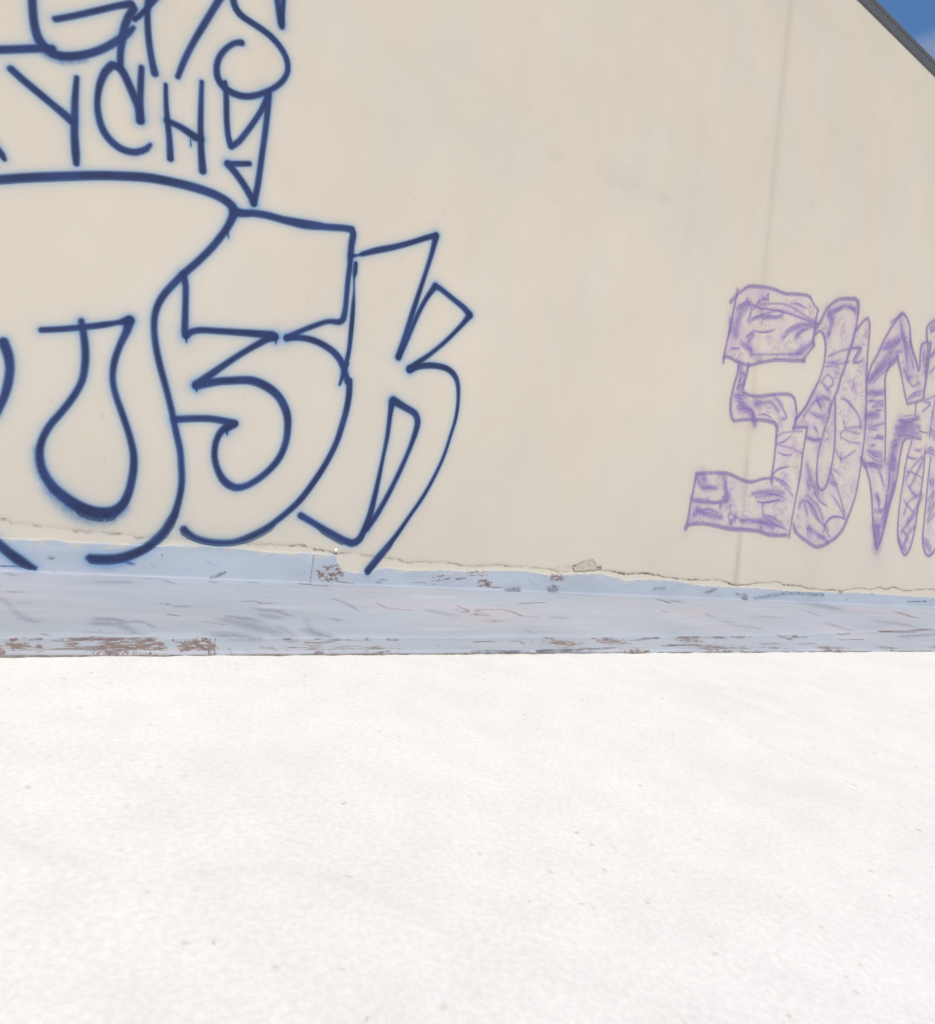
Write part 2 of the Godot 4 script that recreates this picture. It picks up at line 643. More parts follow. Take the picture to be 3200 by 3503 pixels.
func wear_wall(walls: Array[Canvas]):
	var grey := Color8(176, 172, 160)
	for c in walls:
		# damp stain that follows the joint, darkest at its foot
		mark(c, line([SEAM - 0.02, 0.2, 0.10, SEAM - 0.015, 0.9, 0.06, SEAM - 0.01, 1.6, 0.02]), grey, 0.75, 0.9, 0.0)
		mark(c, line([SEAM - 0.03, 1.2, 0.05, SEAM - 0.03, 4.0, 0.06, SEAM - 0.04, 8.6, 0.10]), grey, 0.5, 1.4, 0.0)
		# faint hand and boot smudges
		for s in [[1.75, 4.12, 0.22, 0.2], [1.45, 4.05, 0.16, 0.22], [2.2, 4.14, 0.05, 0.4], [0.62, 4.0, 0.07, 0.25], [5.15, 5.05, 0.16, 0.0], [2.5, 2.2, 0.10, 0.08], [3.0, 2.9, 0.12, 0.10], [2.1, 1.7, 0.10, 0.08], [6.0, 0.75, 0.05, 0.2]]:
			if s[3] > 0.0:
				mark(c, line([s[0], s[1], s[2], s[0] + 0.12, s[1] + 0.03, s[2] * 0.7]), grey, s[3], 1.2, 0.0)
		mark(c, line([5.13, 5.0, 0.08, 5.17, 5.16, 0.06]), Color8(196, 176, 182), 0.4, 1.2, 0.0)
		# specks and small dents
		var own := RandomNumberGenerator.new()
		own.seed = 5
		for k in 240:
			var at := Vector2(own.randf_range(-4.0, 10.0), own.randf_range(0.4, 8.4))
			mark(c, PackedVector3Array([Vector3(at.x, at.y, own.randf_range(0.003, 0.008)), Vector3(at.x + 0.003, at.y - own.randf_range(0.0, 0.03), 0.003)]), Color8(150, 140, 126), own.randf_range(0.1, 0.45), 0.8, 0.0)
		for k in 60:                                                # pale rain runs
			var x := own.randf_range(-4.0, 10.0)
			var y := own.randf_range(3.0, 8.5)
			mark(c, PackedVector3Array([Vector3(x, y, 0.05), Vector3(x + 0.01, y - own.randf_range(0.6, 2.4), 0.02)]), Color8(200, 193, 180) if k % 2 else Color8(222, 216, 204), own.randf_range(0.03, 0.10), 2.0, 0.0)
		# the mortar below the break is paler and yellower than the render
		var under := smooth(crack_line(), 0.05)
		var speck := noise(62, 16.0, 3)
		var at_ := 0
		for i in c.nx:
			var x := c.x0 + c.w * (i + 0.5) / c.nx
			while at_ < under.size() - 2 and under[at_ + 1].x < x:
				at_ += 1
			var y1 := under[at_].y
			for j in range(int(c.ny * (1.0 - (y1 + 0.05 - c.y0) / c.h)), int(c.ny * (1.0 - (0.15 - c.y0) / c.h))):
				var y := c.y0 + c.h * (1.0 - (j + 0.5) / c.ny)
				var n := speck.get_noise_2d(x * 0.6, y)
				var k := clampf((y1 - y) / 0.012 + 0.5 + n, 0.0, 1.0)
				c.img.set_pixel(i, j, c.img.get_pixel(i, j).lerp(Color8(204, 200, 187), k * (0.45 + 0.5 * n)))
		# grime along the broken foot of the render
		var foot := crack_line()
		for k in foot.size():
			foot[k].z = 0.012
			foot[k].y += 0.006
		mark(c, foot, Color8(188, 180, 164), 0.35, 1.2, 0.0)


func wear_ledge(ledges: Array[Canvas]):
	var tones := {"grey": Color8(112, 120, 138), "dark": Color8(82, 84, 96), "brown": Color8(112, 95, 92), "navy": Color8(48, 70, 112), "rust": Color8(126, 98, 94)}
	var wild := noise(51, 18.0, 6)
	wild.fractal_gain = 0.68
	var warp := noise(52, 30.0, 3)
	for c in ledges:
		var sx := c.nx / c.w
		var sy := c.ny / c.h
		for patch in bare_patches():
			var r: Rect2 = patch[1]
			var share: float = patch[0]
			var mid := r.get_center()
			var stretch := clampf(r.size.y / maxf(0.05, r.size.x), 0.25, 3.0)
			for j in range(clampi(int(c.ny - (r.end.y - c.y0) * sy), 0, c.ny), clampi(int(c.ny - (r.position.y - c.y0) * sy), 0, c.ny)):
				var y := c.y0 + (c.ny - j - 0.5) / sy
				for i in range(clampi(int((r.position.x - c.x0) * sx), 0, c.nx), clampi(int((r.end.x - c.x0) * sx), 0, c.nx)):
					var x := c.x0 + (i + 0.5) / sx
					var e := Vector2((x - mid.x) / r.size.x, (y - mid.y) / r.size.y).length() * 2.0
					var v := wild.get_noise_2d(x * 0.75 + 0.02 * warp.get_noise_2d(x, y), y * 1.1 / stretch + 0.02 * warp.get_noise_2d(x + 9.0, y)) + (share - 0.5) * 1.1 - 0.45 * maxf(0.0, e - 0.55) + 0.05
					if v > 0.0:
						var tone: Color = tones.brown.lerp(Color8(138, 121, 116), clampf(0.5 + 1.4 * wild.get_noise_2d(y * 3.0, x * 3.0), 0.0, 1.0))
						c.img.set_pixel(i, j, c.img.get_pixel(i, j).lerp(tone, clampf(v * 8.0, 0.0, 0.9)))
		for s in scuffs():
			var p := smooth(s[2], 0.05)
			if s[0] == "grey":
				for k in p.size():
					p[k].z *= 1.35
			mark(c, p, tones[s[0]], minf(0.9, s[1] * (1.5 if s[0] == "grey" else 1.15)), 0.45 if s[0] != "grey" else 0.9, 0.0, 0.8 if s[0] != "grey" else 0.45)
		# the coating is rubbed through here and there along the front edge and the seam before it
		for j in c.ny:
			var y := c.y0 + (c.ny - j - 0.5) / sy
			if y > -1.1:
				continue
			for i in c.nx:
				var x := c.x0 + (i + 0.5) / sx
				var rim := absf(-y - (1.40 + (x + 3.05) * 0.047))
				var seam := absf(-y - joint_at(x))
				var near := maxf(0.30 - rim * 7.0, 0.22 - seam * 16.0)
				if near <= -0.2:
					continue
				var v := wild.get_noise_2d(x * 0.35, y * 2.2) + 0.9 * warp.get_noise_2d(x * 0.03, 4.0) + near - 0.40
				if v > 0.0:
					c.img.set_pixel(i, j, c.img.get_pixel(i, j).lerp(Color8(118, 105, 102), clampf(v * 6.0, 0.0, 0.75)))
		# small chips and hair scratches all over
		var own := RandomNumberGenerator.new()
		own.seed = 9
		for k in 380:
			var at := Vector2(own.randf_range(-4.4, 10.9), own.randf_range(-2.1, 0.2))
			var d := Vector2(own.randf_range(0.01, 0.16), own.randf_range(-0.05, 0.01))
			var thin := own.randf_range(0.003, 0.007)
			mark(c, PackedVector3Array([Vector3(at.x, at.y, thin), Vector3(at.x + d.x * 0.5, at.y + d.y * 0.7, thin * 1.3), Vector3(at.x + d.x, at.y + d.y, thin * 0.6)]), tones.dark if k % 5 == 0 else tones.grey, own.randf_range(0.08, 0.34), 0.9, 0.0, 1.0)
		for k in 130:
			var at := Vector2(own.randf_range(-4.4, 10.9), own.randf_range(-2.1, 0.22))
			mark(c, PackedVector3Array([Vector3(at.x, at.y, own.randf_range(0.006, 0.016)), Vector3(at.x + own.randf_range(-0.01, 0.02), at.y + own.randf_range(-0.02, 0.02), 0.006)]), tones.dark, own.randf_range(0.25, 0.65), 0.4, 0.0)
		for k in 26:                                                # pale brush drags of the coating
			var at := Vector2(own.randf_range(-4.4, 10.9), own.randf_range(-2.0, -0.1))
			mark(c, PackedVector3Array([Vector3(at.x, at.y, 0.05), Vector3(at.x + own.randf_range(0.3, 0.9), at.y + own.randf_range(-0.1, 0.1), 0.03)]), Color8(202, 208, 218), own.randf_range(0.12, 0.3), 1.2, 0.0)


# ---------------------------------------------------------------- the wall and the ledge

func panel(parent: Node, xa: float, xb: float, m: Material, c: Canvas):
	var st := shape()
	var g := 0.0008
	var b := 0.0025
	var x := [xa + g, xa + g + b, xb - g - b, xb - g]
	var z := [-b, 0.0, 0.0, -b]
	var y0 := 0.03
	var y1 := 8.55
	for k in 3:
		var n := 1
		var t := [Vector2.ZERO, Vector2.ZERO, Vector2.ZERO, Vector2.ZERO]
		if c:
			t = [c.uv(x[k], y0), c.uv(x[k + 1], y0), c.uv(x[k + 1], y1), c.uv(x[k], y1)]
		quad(st, Vector3(x[k], y0, z[k]), Vector3(x[k + 1], y0, z[k + 1]), Vector3(x[k + 1], y1, z[k + 1]), Vector3(x[k], y1, z[k]), t[0], t[1], t[2], t[3])
	var back := -0.32
	quad(st, Vector3(x[3], y0, back), Vector3(x[0], y0, back), Vector3(x[0], y1, back), Vector3(x[3], y1, back))
	quad(st, Vector3(x[3], y0, z[3]), Vector3(x[3], y0, back), Vector3(x[3], y1, back), Vector3(x[3], y1, z[3]))
	quad(st, Vector3(x[0], y0, back), Vector3(x[0], y0, z[0]), Vector3(x[0], y1, z[0]), Vector3(x[0], y1, back))
	quad(st, Vector3(x[0], y1, z[0]), Vector3(x[3], y1, z[3]), Vector3(x[3], y1, back), Vector3(x[0], y1, back))
	put("wall_panel", st, m, parent)


func coping(parent: Node, m: Material):
	# folded sheet metal: drip edge, face, rolled arris, sloping top, rear drip
	var p := [Vector2(0.004, 8.512), Vector2(0.016, 8.506), Vector2(0.018, 8.518), Vector2(0.013, 8.526), Vector2(0.014, 8.685), Vector2(0.022, 8.69), Vector2(0.022, 8.752), Vector2(0.016, 8.768), Vector2(-0.004, 8.776), Vector2(-0.35, 8.70), Vector2(-0.37, 8.57), Vector2(-0.33, 8.566)]
	var x := -16.0
	while x < 24.0:
		var a := x + 0.002
		var b := minf(x + 4.0, 24.0) - 0.002
		var st := shape()
		var n := p.size()
		for k in n:
			var q: Vector2 = p[k]
			var r: Vector2 = p[(k + 1) % n]
			quad(st, Vector3(a, q.y, q.x), Vector3(b, q.y, q.x), Vector3(b, r.y, r.x), Vector3(a, r.y, r.x))
		put("coping", st, m, parent)
		x += 4.0


# The pale mortar that closes the gap between the broken foot of the render and the ledge's coating.
func fillet(parent: Node, m: Material, c: Canvas):
	var st := shape()
	st.set_smooth_group(1)
	var foot := smooth(crack_line(), 0.05)
	var n := noise(61, 9.0, 4)
	var rows: Array[PackedVector3Array] = []
	for q in foot:
		if q.x < c.x0 or q.x > c.x0 + c.w:
			continue
		var low := height_at(q.x) - 0.045
		var col := PackedVector3Array()
		for k in 5:
			var t := k / 4.0
			var z := lerpf(0.003, 0.010, t) + 0.002 * n.get_noise_2d(q.x * 1.2, t * 2.0 + q.x) * (1.0 - t * 0.5)
			col.append(Vector3(q.x, lerpf(maxf(q.y, low + 0.004), low, t), maxf(0.0025, z)))
		rows.append(col)
	for i in rows.size() - 1:
		if rows[i + 1][0].x - rows[i][0].x < 0.0005:
			continue
		for k in 4:
			var p := [rows[i][k + 1], rows[i + 1][k + 1], rows[i + 1][k], rows[i][k]]
			quad(st, p[0], p[1], p[2], p[3], c.uv(p[0].x, p[0].y), c.uv(p[1].x, p[1].y), c.uv(p[2].x, p[2].y), c.uv(p[3].x, p[3].y))
	put("mortar_fillet", st, m, parent)


func crack(parent: Node, called: String, p: PackedVector3Array, m: Material, z: float):
	var st := shape()
	var s := smooth(p, 0.03)
	var n := noise(71, 22.0, 3)
	for i in s.size() - 1:
		var a := s[i] + Vector3(0, 0.016 * n.get_noise_1d(s[i].x * 1.7 + 40.0), 0)
		var b := s[i + 1] + Vector3(0, 0.016 * n.get_noise_1d(s[i + 1].x * 1.7 + 40.0), 0)
		var d := Vector2(b.x - a.x, b.y - a.y)
		if d.length() < 0.0005:
			continue
		var across := Vector2(-d.y, d.x).normalized()
		var wa := maxf(0.0, a.z * (0.5 + 0.9 * n.get_noise_1d(a.x))) * 0.5
		var wb := maxf(0.0, b.z * (0.5 + 0.9 * n.get_noise_1d(b.x))) * 0.5
		if wa + wb < 0.0012:
			continue
		quad(st, Vector3(a.x - across.x * wa, a.y - across.y * wa, z), Vector3(b.x - across.x * wb, b.y - across.y * wb, z), Vector3(b.x + across.x * wb, b.y + across.y * wb, z), Vector3(a.x + across.x * wa, a.y + across.y * wa, z))
	put(called, st, m, parent)


# A thin coat of the outline's shape, with edges that slope back to the wall.
func sheet(st: SurfaceTool, area: PackedVector2Array, z: float, c: Canvas):
	var t := Geometry2D.triangulate_polygon(area)
	var turn := Geometry2D.is_polygon_clockwise(area)
	for i in range(0, t.size(), 3):
		var q := [area[t[i]], area[t[i + 1]], area[t[i + 2]]]
		var ccw: bool = (q[1] - q[0]).cross(q[2] - q[0]) > 0.0
		for k in ([0, 2, 1] if ccw else [0, 1, 2]):
			st.set_normal(Vector3(0, 0, 1))
			corner(st, Vector3(q[k].x, q[k].y, z), c.uv(q[k].x, q[k].y) if c else Vector2.ZERO)


func skirt(y: float) -> float:                                      # how far the ledge's upstand stands out from the wall at a height
	var t := clampf((y - TOP) / 0.02, 0.0, 1.0)
	return 0.013 + 0.006 * (1.0 - t) * (1.0 - t) * (1.0 - t)


func joint_at(x: float) -> float:                                   # distance from the wall of the seam before the edge strip
	var p := [-4.4, 1.27, -3.03, 1.294, -2.02, 1.327, 0.43, 1.377, 3.0, 1.379, 6.55, 1.167, 11.0, 1.0]
	for i in range(0, p.size() - 2, 2):
		if x < p[i + 2]:
			return lerpf(p[i + 1], p[i + 3], (x - p[i]) / (p[i + 2] - p[i]))
	return 1.0


func build_ledge(parent: Node, xa: float, xb: float, m: Material, c: Canvas):
	var nx := int((xb - xa) / 0.05)
	var n := noise(81, 1.3, 3)
	var rag := noise(82, 16.0, 3)
	var a := shape()
	var b := shape()
	var d := shape()
	a.set_smooth_group(1)
	b.set_smooth_group(1)
	d.set_smooth_group(1)
	var cols := []
	for i in nx + 1:
		var x := lerpf(xa, xb, float(i) / nx)
		var up := PackedVector3Array()
		var top := height_at(x) + 0.007 * rag.get_noise_1d(x)
		up.append(Vector3(x, top + 0.001, 0.002))
		up.append(Vector3(x, top, 0.0135))
		for k in 6:
			var y := lerpf(top - 0.012, TOP + 0.022, k / 5.0)
			up.append(Vector3(x, y, skirt(y) + 0.002 * n.get_noise_2d(x * 3.0, y * 9.0)))
		for k in 5:
			var y := TOP + 0.02 * pow(1.0 - (k + 1) / 5.0, 2.0)
			up.append(Vector3(x, y, skirt(y)))
		var j := joint_at(x) + 0.008 * rag.get_noise_2d(x, 4.0)
		var over := PackedVector3Array()
		for k in 13:
			var z := lerpf(0.019, j, k / 12.0)
			over.append(Vector3(x, TOP + 0.003 * n.get_noise_2d(x, z * 2.0) * sin(PI * k / 12.0), z))
		over.append(Vector3(x, TOP - 0.004, j + 0.003))
		over.append(Vector3(x, TOP - 0.011, j + 0.003))
		var front := 1.43 + (x + 3.05) * 0.047 + 0.006 * rag.get_noise_2d(x * 0.5, 9.0)
		var strip := PackedVector3Array()
		for k in 6:
			strip.append(Vector3(x, TOP - 0.0075 - 0.004 * k / 5.0 + 0.002 * n.get_noise_2d(x * 2.0, 5.0 + k), lerpf(j - 0.02, front, k / 5.0)))
		for k in 4:
			var t := PI / 2 * (k + 1) / 4.0
			strip.append(Vector3(x, TOP - 0.0215 + 0.010 * cos(t), front + 0.012 * sin(t)))
		strip.append(Vector3(x, 0.001, front + 0.014))
		cols.append([up, over, strip])
	var tools := [a, b, d]
	for i in nx:
		for s in 3:
			var p: PackedVector3Array = cols[i][s]
			var q: PackedVector3Array = cols[i + 1][s]
			for k in p.size() - 1:
				quad(tools[s], p[k + 1], q[k + 1], q[k], p[k], dev(c, p[k + 1]), dev(c, q[k + 1]), dev(c, q[k]), dev(c, p[k]))
	var dirt := shape()
	for i in nx * 4:
		var x0 := lerpf(xa, xb, i / (nx * 4.0))
		var x1 := lerpf(xa, xb, (i + 1) / (nx * 4.0))
		var q := [x0, x1]
		var near := []
		var wide := []
		for x in q:
			near.append(1.43 + (x + 3.05) * 0.047 + 0.006 * rag.get_noise_2d(x * 0.5, 9.0) + 0.004)
			wide.append(maxf(0.0, 0.006 + 0.022 * n.get_noise_2d(x * 1.5, 30.0) + 0.008 * rag.get_noise_1d(x * 0.4 + 70.0)))
		if wide[0] + wide[1] > 0.002:
			quad(dirt, Vector3(x0, 0.0012, near[0] + 0.01 + wide[0]), Vector3(x1, 0.0012, near[1] + 0.01 + wide[1]), Vector3(x1, 0.006, near[1]), Vector3(x0, 0.006, near[0]))
	put("grime", dirt, grime, parent).set_meta("kind", "stuff")
	put("upstand", a, m, parent)
	put("ledge_top", b, m, parent)
	put("edge_strip", d, m, parent)


func dev(c: Canvas, p: Vector3) -> Vector2:                         # where a point of the ledge lies on its unrolled coating
	return c.uv(p.x, p.y - TOP if p.z < 0.019 else -p.z)


# ---------------------------------------------------------------- lettering

func lettering(parent: Node, letters: Array, walls: Array[Canvas], ledges: Array[Canvas], mats: Dictionary, z: float):
	for letter in letters:
		var o := MeshInstance3D.new()
		o.mesh = painted(letter.strokes, walls, ledges, mats, z)
		o.name = numbered("letter", parent)
		parent.add_child(o, true)


# Lines of paint as a low film: thickest along the middle, thin at the edges, round at the ends.
func painted(strokes: Array, walls: Array[Canvas], ledges: Array[Canvas], mats: Dictionary, z: float) -> ArrayMesh:
	var made := {}
	var lift := z
	for s in strokes:
		lift += 0.00012
		var n: int = s.size()
		var pts: Array[Vector2] = []
		var half := PackedFloat32Array()
		for q in s:
			pts.append(Vector2(q.x, q.y))
			half.append(q.z * 0.5)
		for i in n - 1:
			var d := pts[i + 1] - pts[i]
			if d.length() < 0.0005:
				continue
			var u := Vector2(-d.y, d.x).normalized()
			film(made, walls, ledges, mats, [pts[i] - u * half[i], pts[i + 1] - u * half[i + 1], pts[i + 1], pts[i]], [0.0, 0.0, 0.0007, 0.0007], lift)
			film(made, walls, ledges, mats, [pts[i], pts[i + 1], pts[i + 1] + u * half[i + 1], pts[i] + u * half[i]], [0.0007, 0.0007, 0.0, 0.0], lift)
		for i in n:
			var ends := i == 0 or i == n - 1
			if not ends:
				ends = absf((pts[i] - pts[i - 1]).angle_to(pts[i + 1] - pts[i])) > 0.3
			if ends:
				for k in 10:
					var a := Vector2.from_angle(TAU * k / 10.0) * half[i]
					var b := Vector2.from_angle(TAU * (k + 1) / 10.0) * half[i]
					film(made, walls, ledges, mats, [pts[i], pts[i] + a, pts[i] + b], [0.0007, 0.0, 0.0], lift)
	var mesh := ArrayMesh.new()
	for c in made:
		var st: SurfaceTool = made[c]
		st.set_material(mats[c])
		mesh = st.commit(mesh)
	return mesh


func film(made: Dictionary, walls: Array[Canvas], ledges: Array[Canvas], mats: Dictionary, p: Array, rise: Array, lift: float):
	var mid := Vector2.ZERO
	for q in p:
		mid += q
	mid /= p.size()
	var on_ledge := mid.y < height_at(mid.x)
	if mid.y < TOP + 0.004:
		return
	var c: Canvas = (ledges[0] if mid.x < LAP else ledges[1]) if on_ledge else (walls[0] if mid.x < SEAM else walls[1])
	if not on_ledge and absf(mid.x - SEAM) < 0.008:
		return
	if not made.has(c):
		made[c] = shape()
	var st: SurfaceTool = made[c]
	var order := [0, 2, 1] if p.size() == 3 else [0, 2, 1, 0, 3, 2]
	if ((p[1] - p[0]) as Vector2).cross(p[2] - p[0]) < 0.0:
		order.reverse()
	for k in order:
		var q: Vector2 = p[k]
		var near := height_at(q.x)
		var base := skirt(q.y) + 0.003 if on_ledge else (0.013 if q.y < near + 0.17 else 0.0)
		st.set_normal(Vector3(0, 0, 1))
		corner(st, Vector3(q.x, q.y, base + lift + rise[k]), c.uv(q.x, q.y - (TOP if on_ledge else 0.0)))


# ---------------------------------------------------------------- floor and ground

func build_floor():
	var m := StandardMaterial3D.new()
	var n := 2048
	var small := 512
	var size := 9.2
	var img := Image.create(small, small, false, Image.FORMAT_RGBA8)
	var wide := noise(91, 0.5, 4)
	var fine := noise(92, 3.5, 4)
	for j in small:
		for i in small:
			var x := size * i / small
			var y := size * j / small
			var v := 1.0 + 0.015 * wide.get_noise_2d(x, y) + 0.02 * fine.get_noise_2d(x, y)
			img.set_pixel(i, j, Color(0.885 * v, 0.888 * v, 0.885 * v))
	img.resize(n, n, Image.INTERPOLATE_CUBIC)
	var c := Canvas.new(0.0, 0.0, size, size, n, n)
	c.img = img
	var own := RandomNumberGenerator.new()
	own.seed = 15
	var sand := noise(94, 0.16, 3)
	for j in n:
		for i in n:
			var q := img.get_pixel(i, j)
			var v := 1.0 + 0.035 * sand.get_noise_2d(i, j) + own.randf_range(-0.014, 0.014)
			img.set_pixel(i, j, Color(q.r * v, q.g * v, q.b * v))
	for k in 70:                                                    # sweeps of the trowel
		var at := Vector2(own.randf_range(0, size), own.randf_range(0, size))
		var turn := own.randf_range(0, TAU)
		var p := PackedVector3Array()
		for s in 8:
			p.append(Vector3(at.x, at.y, 0.02))
			at += Vector2.from_angle(turn) * 0.09
			turn += 0.16
		mark(c, p, Color8(206, 204, 198) if k % 2 else Color8(238, 237, 232), own.randf_range(0.1, 0.35), 1.4, 0.0)
	for k in 1500:                                                  # grit, pits and drips
		var at := Vector2(own.randf_range(0, size), own.randf_range(0, size))
		mark(c, PackedVector3Array([Vector3(at.x, at.y, own.randf_range(0.003, 0.011)), Vector3(at.x + own.randf_range(-0.01, 0.01), at.y + own.randf_range(-0.01, 0.01), 0.004)]), Color8(140, 134, 126), own.randf_range(0.15, 0.6), 0.6, 0.0)
	for k in 40:                                                    # worn and dusty places
		var at := Vector2(own.randf_range(0, size), own.randf_range(0, size))
		mark(c, PackedVector3Array([Vector3(at.x, at.y, own.randf_range(0.1, 0.3)), Vector3(at.x + own.randf_range(-0.3, 0.3), at.y + own.randf_range(-0.2, 0.2), 0.12)]), Color8(210, 207, 200), own.randf_range(0.15, 0.3), 1.5, 0.0)
	m.albedo_texture = ImageTexture.create_from_image(c.img)
	m.roughness = 0.8
	m.metallic_specular = 0.35
	m.uv1_triplanar = true
	m.uv1_world_triplanar = true
	m.uv1_scale = Vector3.ONE / size
	m.heightmap_enabled = true
	var t := NoiseTexture2D.new()
	t.width = 1024
	t.height = 1024
	t.seamless = true
	t.noise = noise(93, 0.05, 5)
	m.heightmap_texture = t
	m.heightmap_scale = 0.12
	var st := shape()
	box(st, Vector3(4.0, -0.1, 6.6), Vector3(44.0, 0.2, 14.0))
	var o := put("floor", st, m, self)
	o.set_meta("kind", "structure")
	o.set_meta("label", "pale whitewashed concrete floor in front of the painted ledge")
	var g := shape()
	quad(g, Vector3(-900, -0.21, 900), Vector3(900, -0.21, 900), Vector3(900, -0.21, -900), Vector3(-900, -0.21, -900))
	var e := put("ground", g, speckled(Color8(150, 142, 128), Color8(124, 118, 106), 0.95, 0.3), self)
	e.set_meta("kind", "structure")
	e.set_meta("label", "dusty open ground that reaches the horizon around the wall")


# Outlines in metres on the wall (x along it, y above the floor, width) and on the ledge (x, height above the ledge top or minus the distance from the wall, width).

func write_top() -> Array:
	return [
		{"strokes": [
			line([-3.583, 3.4, 0.042, -3.57, 3.348, 0.042, -3.552, 3.287, 0.043, -3.53, 3.222, 0.044, -3.498, 3.156, 0.047, -3.454, 3.111, 0.051, -3.396, 3.088, 0.053, -3.335, 3.099, 0.05, -3.265, 3.138, 0.048, -3.197, 3.191, 0.047, -3.132, 3.262, 0.046, -3.077, 3.341, 0.045, -3.034, 3.411, 0.039, -3.013, 3.461, 0.025]),
			line([-3.432, 3.303, 0.036, -3.341, 3.375, 0.036, -3.232, 3.469, 0.037, -3.127, 3.56, 0.038, -3.061, 3.606, 0.052, -3.041, 3.584, 0.05, -3.057, 3.512, 0.045, -3.062, 3.434, 0.046, -3.057, 3.349, 0.046, -3.047, 3.267, 0.039, -3.027, 3.171, 0.039]),
		]},
		{"strokes": [
			line([-3.702, 2.96, 0.044, -3.566, 3.033, 0.045, -3.467, 3.088, 0.046, -3.406, 3.119, 0.038]),
		]},
		{"strokes": [
			line([-2.915, 3.755, 0.032, -2.961, 3.639, 0.031, -2.997, 3.556, 0.031, -3.019, 3.519, 0.033]),
			line([-2.979, 3.732, 0.043, -2.96, 3.614, 0.036, -2.941, 3.535, 0.037, -2.915, 3.446, 0.038, -2.884, 3.36, 0.038, -2.858, 3.296, 0.039, -2.824, 3.224, 0.046]),
		]},
		{"strokes": [
			line([-2.533, 3.978, 0.05, -2.569, 3.836, 0.043, -2.604, 3.697, 0.043, -2.641, 3.545, 0.038, -2.668, 3.401, 0.038, -2.683, 3.265, 0.032]),
		]},
		{"strokes": [
			line([-2.475, 4.01, 0.044, -2.441, 3.932, 0.046, -2.393, 3.889, 0.049, -2.331, 3.873, 0.046, -2.236, 3.859, 0.046, -2.145, 3.836, 0.047, -2.059, 3.788, 0.045, -2, 3.725, 0.043, -1.974, 3.652, 0.039, -1.985, 3.577, 0.038, -2.023, 3.503, 0.038, -2.087, 3.426, 0.038, -2.164, 3.36, 0.043, -2.234, 3.323, 0.045, -2.308, 3.312, 0.048, -2.379, 3.326, 0.046, -2.432, 3.369, 0.044, -2.459, 3.449, 0.04, -2.454, 3.531, 0.038, -2.424, 3.607, 0.035, -2.381, 3.666, 0.036, -2.336, 3.692, 0.044]),
		]},
		{"strokes": [
			line([-2.181, 4.172, 0.042, -2.132, 4.055, 0.048, -2.098, 3.974, 0.053, -2.088, 3.948, 0.042]),
			line([-2.129, 4.201, 0.037, -2.105, 4.056, 0.034, -2.09, 3.964, 0.04]),
		]},
	]

func write_row() -> Array:
	return [
		{"strokes": [
			line([-3.558, 2.43, 0.033, -3.502, 2.381, 0.035, -3.482, 2.359, 0.023]),
		]},
		{"strokes": [
			line([-3.575, 2.898, 0.039, -3.507, 2.862, 0.039, -3.413, 2.819, 0.04, -3.317, 2.775, 0.04, -3.252, 2.745, 0.045, -3.205, 2.72, 0.045]),
			line([-3.242, 2.997, 0.027, -3.221, 2.87, 0.036, -3.194, 2.741, 0.04, -3.169, 2.634, 0.041, -3.138, 2.53, 0.043, -3.121, 2.471, 0.033]),
		]},
		{"strokes": [
			line([-2.743, 2.748, 0.023, -2.759, 2.714, 0.036, -2.814, 2.668, 0.041, -2.897, 2.656, 0.042, -2.978, 2.689, 0.041, -3.038, 2.748, 0.039, -3.082, 2.836, 0.035, -3.104, 2.923, 0.033, -3.111, 3.016, 0.038, -3.1, 3.106, 0.044, -3.073, 3.165, 0.048, -3.031, 3.166, 0.049, -2.991, 3.133, 0.046, -2.922, 3.041, 0.046, -2.864, 2.956, 0.045, -2.836, 2.881, 0.05]),
			line([-2.908, 3.225, 0.034, -2.89, 3.13, 0.038, -2.868, 3.016, 0.038, -2.836, 2.881, 0.042]),
		]},
		{"strokes": [
			line([-2.743, 3.179, 0.024, -2.71, 3.048, 0.029, -2.675, 2.938, 0.034, -2.638, 2.827, 0.036, -2.604, 2.706, 0.042]),
			line([-2.684, 2.946, 0.035, -2.585, 2.937, 0.04, -2.485, 2.909, 0.051, -2.45, 2.911, 0.05]),
			line([-2.51, 2.88, 0.005, -2.498, 2.836, 0.005]),
			line([-2.529, 3.297, 0.028, -2.499, 3.142, 0.033, -2.464, 2.975, 0.037, -2.422, 2.813, 0.042, -2.387, 2.701, 0.049]),
		]},
		{"strokes": [
			line([-2.381, 3.363, 0.03, -2.349, 3.261, 0.037, -2.314, 3.117, 0.037, -2.277, 3.001, 0.037, -2.242, 2.939, 0.044, -2.198, 2.994, 0.039, -2.14, 3.137, 0.037, -2.094, 3.279, 0.038, -2.072, 3.398, 0.041]),
			line([-2.073, 3.412, 0.052, -2.051, 3.284, 0.043, -2.034, 3.128, 0.04, -2.019, 2.945, 0.04, -2.002, 2.738, 0.042, -2.001, 2.6, 0.044]),
			line([-2.001, 2.6, 0.045, -2.028, 2.636, 0.045, -2.095, 2.704, 0.045, -2.172, 2.767, 0.045, -2.237, 2.81, 0.047]),
			line([-2.237, 2.81, 0.039, -2.093, 2.866, 0.035]),
		]},
	]

